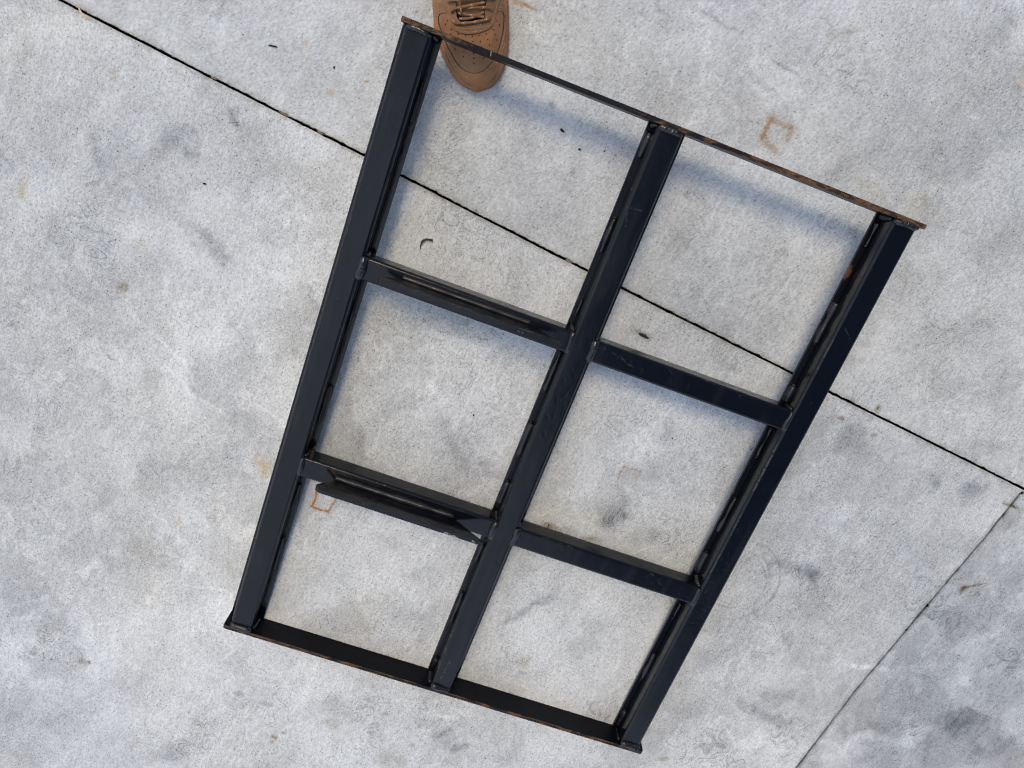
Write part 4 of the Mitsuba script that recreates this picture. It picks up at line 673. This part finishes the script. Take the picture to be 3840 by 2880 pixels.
def skin(t, ph, off=0.0):
    """surface of the upper at (t = root of the distance from the toe, ph = angle across), pushed out by off"""
    def at(t, ph):
        s = np.clip(t, 0.0, 0.543) ** 2
        cm, w, h = prof(s)
        cm, w, h = [np.asarray(q) for q in (cm, w, h)]
        sn, cs = np.sin(ph), np.cos(ph)
        c = cm + w * np.sign(sn) * np.abs(sn) ** (2 / NN)
        z = .0235 + (h - .0235) * np.abs(cs) ** (2 / NN)
        return to_world(s + .004, c, z)
    P = at(t, ph)
    if np.all(np.asarray(off) == 0):
        return P
    e = 2e-3
    du = at(t + e, ph) - at(np.maximum(t - e, 0.0005), ph)
    dv = at(t, np.clip(ph + e * 6, -1.569, 1.569)) - at(t, np.clip(ph - e * 6, -1.569, 1.569))
    nrm = np.cross(du, dv)
    nrm /= np.linalg.norm(nrm, axis=1, keepdims=True) + 1e-12
    nrm *= np.sign((nrm * [0, 0, 1]).sum(1) + 1e-6)[:, None]
    return P + nrm * np.asarray(off).reshape(-1, 1)


def param(s, c):
    """plan position to (t, ph)"""
    s = np.maximum(np.asarray(s) - .004, 1e-5)
    cm, w, h = prof(s)
    xn = np.clip((np.asarray(c) - cm) / w, -0.9999, 0.9999)
    return np.stack([np.sqrt(s), np.sign(xn) * np.arcsin(np.abs(xn) ** (NN / 2))], 1)


def smooth_ring(pts, n=160, rounds=3):
    pts = np.asarray(pts, float)
    for _ in range(rounds):
        nx = np.roll(pts, -1, 0)
        pts = np.stack([0.75 * pts + 0.25 * nx, 0.25 * pts + 0.75 * nx], 1).reshape(-1, 2)
    return pts


def smooth_open(pts, rounds=3):
    pts = np.asarray(pts, float)
    for _ in range(rounds):
        q = np.stack([0.75 * pts[:-1] + 0.25 * pts[1:], 0.25 * pts[:-1] + 0.75 * pts[1:]], 1).reshape(-1, 2)
        pts = np.vstack([pts[:1], q, pts[-1:]])
    return pts


PHS = 0.06      # one metre of arc across is about 1 / PHS in ph, for even triangles


def panel(poly, off, step=0.0045, base=0.0):
    """a sheet over the polygon in (t, ph * PHS), lifted off the skin, with its edge turned down"""
    poly = poly.buffer(0)
    rings = [np.array(poly.exterior.coords)[:-1]] + [np.array(r.coords)[:-1] for r in poly.interiors]
    dense = []
    for r in rings:
        nx = np.roll(r, -1, 0)
        o = []
        for a, b in zip(r, nx):
            k = max(1, int(np.linalg.norm(b - a) / step))
            o.append(a + (b - a) * np.linspace(0, 1, k, endpoint=False)[:, None])
        dense.append(np.concatenate(o))
    x0, y0, x1, y1 = poly.bounds
    gx, gy = np.meshgrid(np.arange(x0, x1, step), np.arange(y0, y1, step))
    g = np.column_stack([gx.ravel(), gy.ravel()])
    inner = poly.buffer(-step * 0.45)
    import shapely
    g = g[shapely.contains_xy(inner, g[:, 0], g[:, 1])]
    pts = np.concatenate(dense + [g])
    tri = Delaunay(pts).simplices
    cen = pts[tri].mean(1)
    tri = tri[shapely.contains_xy(poly, cen[:, 0], cen[:, 1])]
    a, b, c = pts[tri[:, 0]], pts[tri[:, 1]], pts[tri[:, 2]]
    flip = (b[:, 0] - a[:, 0]) * (c[:, 1] - a[:, 1]) - (b[:, 1] - a[:, 1]) * (c[:, 0] - a[:, 0]) > 0
    tri[flip] = tri[flip][:, ::-1]
    top = skin(pts[:, 0], pts[:, 1] / PHS, np.full(len(pts), off))
    V, F, n0 = [top], [tri], len(pts)
    at = 0
    for r in dense:
        m = len(r)
        V.append(skin(r[:, 0], r[:, 1] / PHS, np.full(m, base)))
        i = np.arange(m)
        A_, B_ = at + i, at + (i + 1) % m
        C_, D_ = n0 + i, n0 + (i + 1) % m
        F += [np.stack([A_, B_, D_], 1), np.stack([A_, D_, C_], 1)]
        at += m
        n0 += m
    m = trimesh.Trimesh(np.concatenate(V), np.concatenate(F), process=False)
    nz = m.face_normals[:len(tri), 2].mean()
    if nz < 0:
        m.faces = m.faces[:, ::-1]
    return m


VAMP = [[.0975, -.0311], [.0987, -.0386], [.0983, -.0426], [.0958, -.0445], [.0909, -.0449], [.0834, -.0432], [.0766, -.0403], [.0607, -.0345], [.0553, -.0322], [.0479, -.0280], [.0388, -.0234], [.0300, -.0170], [.0240, -.0094], [.0213, -.0025],
        [.0204, .0040], [.0212, .0105], [.0252, .0190], [.0345, .0285], [.0460, .0352], [.0565, .0392], [.0688, .0424], [.0798, .0447], [.0932, .0457], [.1002, .0458], [.1016, .043], [.0993, .0364]]
EYE_OUT = [[.190, -.040], [.150, -.036], [.1128, -.032], [.1057, -.0306], [.0972, -.029], [.089, -.0263], [.0822, -.0246], [.0766, -.0213], [.0722, -.0158], [.07, -.0086], [.0694, .0005], [.0702, .0092], [.0736, .0195], [.0781, .0272], [.0848, .0315], [.0936, .0337], [.1042, .0365], [.1138, .0397], [.150, .039], [.190, .038]]
EYE_IN = [[.190, -.021], [.150, -.020], [.1114, -.0189], [.1049, -.0177], [.0933, -.0183], [.0897, -.017], [.0857, -.0136], [.0845, -.0106], [.0852, .0138], [.087, .0169], [.0902, .0195], [.099, .0198], [.1069, .0215], [.1112, .0222], [.150, .021], [.190, .021]]
HOLES = [[.0884, -.0315], [.0841, -.0347], [.077, -.0269], [.0713, -.0284], [.0702, -.0172], [.0675, -.0068], [.0668, .0022], [.0674, .0114], [.0696, .0216], [.0759, .0318], [.0831, .0395], [.0878, .0366], [.0698, .0333], [.0628, .0234], [.0632, .0351], [.0598, .013], [.0601, .0026], [.0558, .0254], [.053, .0148], [.0485, .0273], [.052, -.0224], [.0475, -.0101], [.0411, -.0112], [.0388, .0033], [.0449, .0035], [.039, .0171], [.032, .0033], [.0640, -.0240], [.0530, -.0035]]


def tp(pts):
    q = param([p[0] for p in pts], [p[1] for p in pts])
    q[:, 1] *= PHS
    return q


vring = tp(smooth_ring(VAMP, rounds=2))
vamp_poly = sg.Polygon(vring).buffer(0)
eye_o, eye_i = smooth_open(EYE_OUT, 2), smooth_open(EYE_IN, 2)
eye_poly = sg.Polygon(tp(np.vstack([eye_o, eye_i[::-1]]))).buffer(0)
eye_hole = sg.Polygon(tp(np.vstack([eye_i, [[.190, .0]]]))).buffer(0)
eye_full = sg.Polygon(tp(eye_o)).buffer(0)


def leather(base, seed, grain=1.0):
    def fn(p, n, uv):
        k = FBM(p.x * 70 + seed, p.y * 70, p.z * 70, 3) - 0.5
        g = NOISE(p.x * 900, p.y * 900, p.z * 900 + seed) - 0.5
        w = FBM(p.x * 22, p.y * 22 + seed, p.z * 22, 2) - 0.5
        c = mi.Color3f(*base) * (1.0 + 0.45 * k + 0.16 * g * grain + 0.25 * w)
        return c * (mi.Color3f(1.0) + mi.Color3f(0.05, -0.02, -0.10) * (4 * w))
    return fn


def nap(p, n, uv):
    return NOISE(p.x * 800, p.y * 800, p.z * 800) + 1.6 * FBM(p.x * 160, p.y * 90, p.z * 120, 2)


def make_leather(key, base, seed):
    scene[key] = {'type': 'bumpmap', 'scale': 0.00016, 'nested_texture': mikit.proc(nap, eps=4e-4),
                  'bsdf': {'type': 'principled', 'base_color': mikit.proc(leather(base, seed)), 'roughness': 0.75, 'specular': 0.25, 'sheen': 0.35, 'sheen_tint': 0.6}}


make_leather('leather', (0.235, 0.122, 0.062), 1.0)
make_leather('leather_guard', (0.228, 0.117, 0.059), 4.0)
make_leather('leather_eyestay', (0.205, 0.110, 0.061), 9.0)
make_leather('rubber', (0.245, 0.112, 0.050), 14.0)
scene['insole_and_shade'] = {'type': 'diffuse', 'reflectance': {'type': 'rgb', 'value': [0.012, 0.009, 0.007]}}  # black of the insole, and of the shade painted in holes and behind laces
scene['thread'] = {'type': 'diffuse', 'reflectance': {'type': 'rgb', 'value': [0.34, 0.22, 0.13]}}

# sole: rounded foxing with a groove
SOLES = {'outsole': [(0.0, -0.0015), (0.002, 0.0010), (0.004, 0.0017), (0.0095, 0.0018), (0.0112, 0.0010), (0.0116, -0.0020)],
         'midsole': [(0.0114, -0.0020), (0.0118, -0.0004), (0.0140, 0.0002), (0.0200, -0.0002), (0.0235, -0.0010), (0.0262, -0.0022), (0.0270, -0.0038), (0.0268, -0.0062)]}
ss = np.concatenate([np.linspace(0, math.sqrt(0.2945), 110)]) ** 2
cl, cr = np.interp(np.sqrt(ss), np.sqrt(OUT[:, 0]), OUT[:, 1]), np.interp(np.sqrt(ss), np.sqrt(OUT[:, 0]), OUT[:, 2])
ring = sg.Polygon(np.vstack([np.column_stack([ss, cl]), np.column_stack([ss, cr])[::-1]])).buffer(0.004).buffer(-0.004).buffer(-0.003).buffer(0.003)


def ring_pts(poly, n=260):
    e = poly.exterior
    d = np.linspace(0, e.length, n, endpoint=False)
    return np.array([e.interpolate(x).coords[0] for x in d])


base_ring = ring_pts(sg.polygon.orient(ring))
tang = np.roll(base_ring, -1, 0) - np.roll(base_ring, 1, 0)
tang /= np.linalg.norm(tang, axis=1, keepdims=True)
outn = np.stack([tang[:, 1], -tang[:, 0]], 1)
m = len(base_ring)
i = np.arange(m)
cc = base_ring.mean(0)
for part, soff in SOLES.items():
    Vs, Fs = [], []
    for z, o in soff:
        q = base_ring + outn * o
        Vs.append(to_world(q[:, 0], q[:, 1], np.full(m, z)))
    Vs.append(to_world(np.array([cc[0], cc[0]]), np.array([cc[1], cc[1]]), np.array([soff[0][0], soff[-1][0]])))
    for r in range(len(soff) - 1):
        a, b = r * m, (r + 1) * m
        Fs += [np.stack([a + i, a + (i + 1) % m, b + (i + 1) % m], 1), np.stack([a + i, b + (i + 1) % m, b + i], 1)]
    nb = len(soff) * m
    Fs += [np.stack([np.full(m, nb), (i + 1) % m, i], 1), np.stack([np.full(m, nb + 1), (len(soff) - 1) * m + i, (len(soff) - 1) * m + (i + 1) % m], 1)]
    put(part, trimesh.Trimesh(np.concatenate(Vs), np.concatenate(Fs), process=False), 'rubber' if part == 'outsole' else 'leather_guard', SHOE, smooth=50)

# upper: the whole skin with the collar left open
collar = sg.Polygon(tp([(0.185 + 0.055 + 0.052 * math.cos(q), -0.003 + 0.026 * math.sin(q)) for q in np.linspace(0, 2 * math.pi, 40, endpoint=False)])).buffer(0)
dom = sg.box(0.0012, -1.5690 * PHS, 0.5385, 1.5690 * PHS)
upper_poly = dom.difference(collar)
put('upper', panel(upper_poly, 0.0, 0.0040, -0.004), 'leather', SHOE, smooth=50, solid=False)
put('insole', panel(collar.buffer(0.004), -0.045, 0.01, -0.046), 'insole_and_shade', SHOE, smooth=50, solid=False)
# black sheet under the toe box, painted shade for the perforations
put('hole_shade', panel(vamp_poly.buffer(-0.003), 0.0004, 0.006, 0.0), 'insole_and_shade', SHOE, smooth=50, solid=False)
vamp_sheet = vamp_poly.buffer(0.012).difference(eye_full.buffer(-0.012)).intersection(dom)
for (s_, c_) in HOLES:
    ring_ = tp([(s_ + 0.00100 * math.cos(q), c_ + 0.00100 * math.sin(q)) for q in np.linspace(0, 2 * math.pi, 10, endpoint=False)])
    vamp_sheet = vamp_sheet.difference(sg.Polygon(ring_))
put('toe_box', panel(vamp_sheet, 0.0014, 0.0032, 0.0005), 'leather', SHOE, smooth=50, solid=False)
guard = sg.box(0.0012, -1.5690 * PHS, math.sqrt(0.108), 1.5690 * PHS).difference(vamp_poly).difference(eye_full.buffer(0.0005))
guard = max(guard.geoms, key=lambda g: g.area) if hasattr(guard, 'geoms') else guard
put('toe_guard', panel(guard, 0.0024, 0.0032, 0.0003), 'leather_guard', SHOE, smooth=50, solid=False)
put('eyestay', panel(eye_poly, 0.0034, 0.0032, 0.0004), 'leather_eyestay', SHOE, smooth=50, solid=False)
put('tongue', panel(eye_hole.buffer(0.004), 0.0012, 0.004, 0.0), 'leather_eyestay', SHOE, smooth=50, solid=False)
throat_shade = sg.Polygon(tp([(.0840, -.0125), (.0850, .0150), (.0890, .0190), (.0905, .0150), (.0900, 0.004), (.0910, -.0120), (.0960, -.0176), (.0910, -.0180)])).buffer(0.001)
put('throat_shade', panel(throat_shade, 0.0016, 0.004, 0.0), 'insole_and_shade', SHOE, smooth=50, solid=False)  # black patch laid over the tongue as shade behind the lowest laces


# laces
def lace_colour(p, n, uv):
    s, a = uv.x, uv.y
    weave = NOISE(s * 1500 + dr.cos(a) * 3, a * 6, 1) - 0.5
    d = s * 62 + 0.55 * dr.sin(a)
    fr = d - dr.floor(d)
    fleck = dr.select(fr > 0.92, 1.0, 0.0) + dr.select((fr > 0.78) & (fr < 0.84), 0.6, 0.0)
    c = mi.Color3f(0.155, 0.074, 0.030) * (1 + 0.5 * weave)
    return mikit.mix(c, mi.Color3f(0.36, 0.27, 0.19), dr.clip(fleck, 0, 1) * SST(0.0, 0.5, dr.sin(a) + 0.3))


scene['lace'] = {'type': 'principled', 'base_color': mikit.proc(lace_colour), 'roughness': 0.55, 'specular': 0.3}


def lace(pts, lift, r=0.0021, sink=(True, True)):
    pts = smooth_open(pts, 3)
    q = param(pts[:, 0], pts[:, 1])
    k = np.linspace(0, 1, len(pts))
    off = np.full(len(pts), lift)
    if sink[0]:
        off = off - np.clip(1 - k / 0.10, 0, 1) * (lift + 0.001)
    if sink[1]:
        off = off - np.clip(1 - (1 - k) / 0.10, 0, 1) * (lift + 0.001)
    P = skin(q[:, 0], q[:, 1], off)
    t, U = tube(P, r, n=12, squash=0.85, taper=0.0, step=0.0008, uv=True)
    put('lace', t, 'lace', SHOE, smooth=True, uv=U)


lace([[.0891, -.0150], [.0885, -.0028], [.0918, .0075], [.0977, .0190]], 0.0036)
lace([[.0966, -.0160], [.0937, -.0051], [.0922, .0075], [.0907, .0190]], 0.0040)
lace([[.0885, -.0228], [.0838, -.0188], [.0833, -.0055], [.0851, .0097], [.0878, .0214], [.0908, .0268]], 0.0058)
lace([[.0975, -.0240], [.1014, -.0228], [.103, -.0148], [.1048, -.0021], [.1073, .0106], [.1092, .0200]], 0.0062)
lace([[.0990, .0284], [.1033, .0284], [.1028, .0179], [.103, .0054], [.1020, -.0050]], 0.0054)
lace([[.1250, -.0130], [.1115, -.0123], [.1025, -.0112], [.0948, -.0101]], 0.0088, 0.0014, (False, True))
lace([[.1120, -.0290], [.1122, -.0143], [.1135, .0020], [.1150, .0180], [.1160, .0330]], 0.0070)
lace([[.1280, -.0300], [.1240, -.0150], [.1210, .0050], [.1130, .0330]], 0.0060)
lace([[.1290, .0320], [.1290, .0100], [.1310, -.0100], [.1360, -.0300]], 0.0066)
lace([[.1500, -.0290], [.1490, .0], [.1500, .0290]], 0.0066)
lace([[.1700, -.0280], [.1690, .0], [.1700, .0280]], 0.0066)


# stitching: rows of short threads
def stitches(pts, off, pitch=0.0024, length=0.0014, r=0.00040):
    pts = np.asarray(pts, float)
    cum = np.concatenate([[0], np.cumsum(np.linalg.norm(np.diff(pts, axis=0), axis=1))])
    out = []
    for a in np.arange(0, cum[-1] - length, pitch):
        e = [np.array([np.interp(x, cum, pts[:, 0]), np.interp(x, cum, pts[:, 1])]) for x in (a, a + length)]
        q = param([e[0][0], e[1][0]], [e[0][1], e[1][1]])
        P = skin(q[:, 0], q[:, 1], np.array([off, off]))
        d = P[1] - P[0]
        h = np.linalg.norm(d)
        if h < 1e-5:
            continue
        b = trimesh.creation.box((h, 2 * r, 2 * r))
        d /= h
        s_ = np.cross([0, 0, 1.0], d)
        s_ /= np.linalg.norm(s_) + 1e-9
        M_ = np.eye(4)
        M_[:3, 0], M_[:3, 1], M_[:3, 2], M_[:3, 3] = d, s_, np.cross(d, s_), (P[0] + P[1]) / 2
        b.apply_transform(M_)
        out.append(b)
    return out


vr = smooth_ring(VAMP, rounds=3)
vlong = np.roll(vr, -4, 0)
cen = np.array([0.055, 0.003])


def offset_line(pts, d):
    l = sg.Polygon(pts).buffer(d)
    return np.array(l.exterior.coords)


st = []
for d in (0.0018, 0.0046):
    o = offset_line(vr, d)
    o = o[~((o[:, 0] > 0.092) & (np.abs(o[:, 1] - 0.003) < 0.034))]
    brk = np.linalg.norm(np.diff(o, axis=0), axis=1)
    cut_at = np.where(brk > 0.01)[0]
    for seg in np.split(o, cut_at + 1):
        if len(seg) > 3:
            st += stitches(seg, 0.0026)
eo = sg.Polygon(eye_o).buffer(-0.0022)
o = np.array(eo.exterior.coords)
o = o[o[:, 0] < 0.150]
for seg in np.split(o, np.where(np.linalg.norm(np.diff(o, axis=0), axis=1) > 0.01)[0] + 1):
    if len(seg) > 3:
        st += stitches(seg, 0.0036)
st += stitches(smooth_open([(.0790, -.0195), (.0768, -.0080), (.0764, .0030), (.0776, .0150), (.0806, .0262)], 2), 0.0036, 0.0021)
for row in (0.0, 0.0016, 0.0032):
    st += stitches(smooth_open([(.0795 + row, -.0090), (.0790 + row, .0020), (.0798 + row, .0150)], 2), 0.0036, 0.0022)
k = put('stitching', trimesh.util.concatenate(st), 'thread', SHOE, smooth=False)
labels[k] = {'label': 'rows of pale tan stitching', 'kind': 'stuff'}

# ------------------------------------------------------------------ litter on the pavement
scene['leaf_olive'] = {'type': 'diffuse', 'reflectance': {'type': 'rgb', 'value': [0.055, 0.045, 0.014]}}
scene['straw_pale'] = {'type': 'diffuse', 'reflectance': {'type': 'rgb', 'value': [0.50, 0.40, 0.28]}}
scene['twig_dark'] = {'type': 'diffuse', 'reflectance': {'type': 'rgb', 'value': [0.035, 0.028, 0.024]}}
scene['grit_dark'] = {'type': 'diffuse', 'reflectance': {'type': 'rgb', 'value': [0.020, 0.020, 0.024]}}
scene['fragment_tan'] = {'type': 'diffuse', 'reflectance': {'type': 'rgb', 'value': [0.20, 0.155, 0.11]}}


def blade(pts, widths, curl, thick=0.0005):
    """a thin curled leaf or straw with real thickness along a path of (x, y, z)"""
    pts = np.asarray(pts, float)
    k = np.linspace(0, 1, 40)
    t = np.linspace(0, 1, len(pts))
    P = np.stack([np.interp(k, t, pts[:, i]) for i in range(3)], 1)
    ker = np.ones(7) / 7
    P = np.stack([np.convolve(np.pad(P[:, i], 3, mode='edge'), ker, 'valid') for i in range(3)], 1)
    w = np.interp(k, np.linspace(0, 1, len(widths)), widths)
    d = np.gradient(P, axis=0)
    d /= np.linalg.norm(d, axis=1, keepdims=True) + 1e-9
    side = np.stack([-d[:, 1], d[:, 0], np.zeros(len(d))], 1)
    side /= np.linalg.norm(side, axis=1, keepdims=True) + 1e-9
    V, F, n = [], [], 5
    for sgn in (1, -1):
        for j in range(n):
            a = -1 + 2 * j / (n - 1)
            V.append(P + side * (w * a)[:, None] + np.array([0, 0, 1.0]) * (curl * w * a * a + sgn * thick / 2)[:, None])
    m = len(k)
    i = np.arange(m - 1)
    for sheet in (0, 1):
        for j in range(n - 1):
            a, b = (sheet * n + j) * m, (sheet * n + j + 1) * m
            f = [np.stack([a + i, a + i + 1, b + i + 1], 1), np.stack([a + i, b + i + 1, b + i], 1)]
            F += f if sheet == 1 else [q[:, ::-1] for q in f]
    for j in (0, n - 1):
        a, b = j * m, (n + j) * m
        f = [np.stack([a + i, a + i + 1, b + i + 1], 1), np.stack([a + i, b + i + 1, b + i], 1)]
        F += f if j == 0 else [q[:, ::-1] for q in f]
    return trimesh.Trimesh(np.concatenate(V), np.concatenate(F), process=False)


def lump(x, y, rx, ry, rz, ang, seed):
    rg = np.random.default_rng(seed)
    b = trimesh.creation.icosphere(subdivisions=2, radius=1.0)
    d = rg.normal(0, 1, (5, 3))
    f = 1 + 0.22 * np.sin(b.vertices @ d.T * 1.6 + rg.uniform(0, 6, 5)).mean(1) * 2
    v = b.vertices * f[:, None] * (rx, ry, rz)
    c, s = math.cos(ang), math.sin(ang)
    v = np.column_stack([v[:, 0] * c - v[:, 1] * s + x, v[:, 0] * s + v[:, 1] * c + y, v[:, 2] + rz * 0.75])
    return trimesh.Trimesh(v, b.faces, process=False)


def item(name, mesh, bsdf, label, cat, smooth=40, group=None):
    k = put(name, mesh, bsdf, smooth=smooth)
    thing(k, label, cat, group)


item('leaf', blade([(-0.2868, 0.7320, .001), (-0.2885, 0.7400, .003), (-0.2878, 0.7480, .004), (-0.2820, 0.7535, .004), (-0.2715, 0.7545, .003)], [0.0004, 0.0008, 0.0018, 0.0015, 0.0017], 0.5), 'leaf_olive', 'small curled olive brown leaf between the joint and the first cross bar', 'leaf')
item('straw', blade([(-0.8690, 0.9005, .001), (-0.8665, 0.8930, .002), (-0.8600, 0.8880, .003), (-0.8540, 0.8865, .003), (-0.8460, 0.8845, .001)], [0.0005, 0.0011, 0.0013, 0.0014, 0.0003], 0.3), 'straw_pale', 'pale curved dry straw lying across the joint near the upper left corner', 'straw')
item('twig', tube([(-0.4945, 0.9497, .0012), (-0.4935, 0.9465, .0014), (-0.4926, 0.9430, .0010)], 0.0010, n=7, rough=0.3, taper=0.001), 'twig_dark', 'tiny dark twig on the concrete just left of the left rail, above the joint', 'twig', group='twigs above the joint')
item('twig', tube([(-0.5951, 0.9417, .0008), (-0.5880, 0.9436, .0012), (-0.5800, 0.9440, .0008)], 0.0009, n=7, rough=0.4, taper=0.003), 'twig_dark', 'thin dark twig lying sideways above the joint, farther from the left rail', 'twig', group='twigs above the joint')
item('bark_flake', lump(0.105, 0.7270, 0.0095, 0.0024, 0.0010, -0.12, 4), 'twig_dark', 'dark torn bark flake just below the joint and right of the middle rail', 'bark flake')
for (x, y, rx, ry, an, lb) in ((-0.1391, 0.9812, 0.0034, 0.0020, -0.5, 'largest black grit chip, in the shadow right of the shoe'), (-0.1034, 0.9646, 0.0019, 0.0016, 0.2, 'black grit grain below the largest chip in the upper left opening'), (-0.0665, 0.9753, 0.0016, 0.0012, 0.9, 'black grit grain beside the middle rail in the upper left opening'),
                               (-0.1142, 0.5006, 0.0013, 0.0022, 0.3, 'dark grit grain in the middle of the central left opening'), (-0.6348, 0.7143, 0.0034, 0.0014, 0.1, 'dark oblong seed on bare concrete left of the frame'), (0.222, 0.5780, 0.0018, 0.0014, 0.4, 'dark grit grain above the faint square mark in the central right opening')):
    item('grit', lump(x, y, rx, ry, 0.0011, an, int(abs(x) * 1e4)), 'grit_dark', lb, 'grit', group='dark grit scattered on the concrete')
for (x, y, an, ln, lb) in ((-0.6584, 0.8690, -0.10, 0.0060, 'tan leaf scrap stuck in the joint at the left'), (-0.5483, 0.8565, -0.12, 0.0100, 'tan leaf scrap stuck in the joint above the dark stain'), (-0.4870, 0.8494, -0.10, 0.0075, 'tan husk in the joint just left of the left rail'), (-0.0564, 0.7985, -0.16, 0.0080, 'tan wood chip in the joint touching the left side of the middle rail')):
    item('scrap', lump(x, y, ln * 0.8, 0.0012, 0.0006, an, int(abs(y) * 1e4)), 'fragment_tan', lb, 'scrap', group='scraps caught in the long joint')
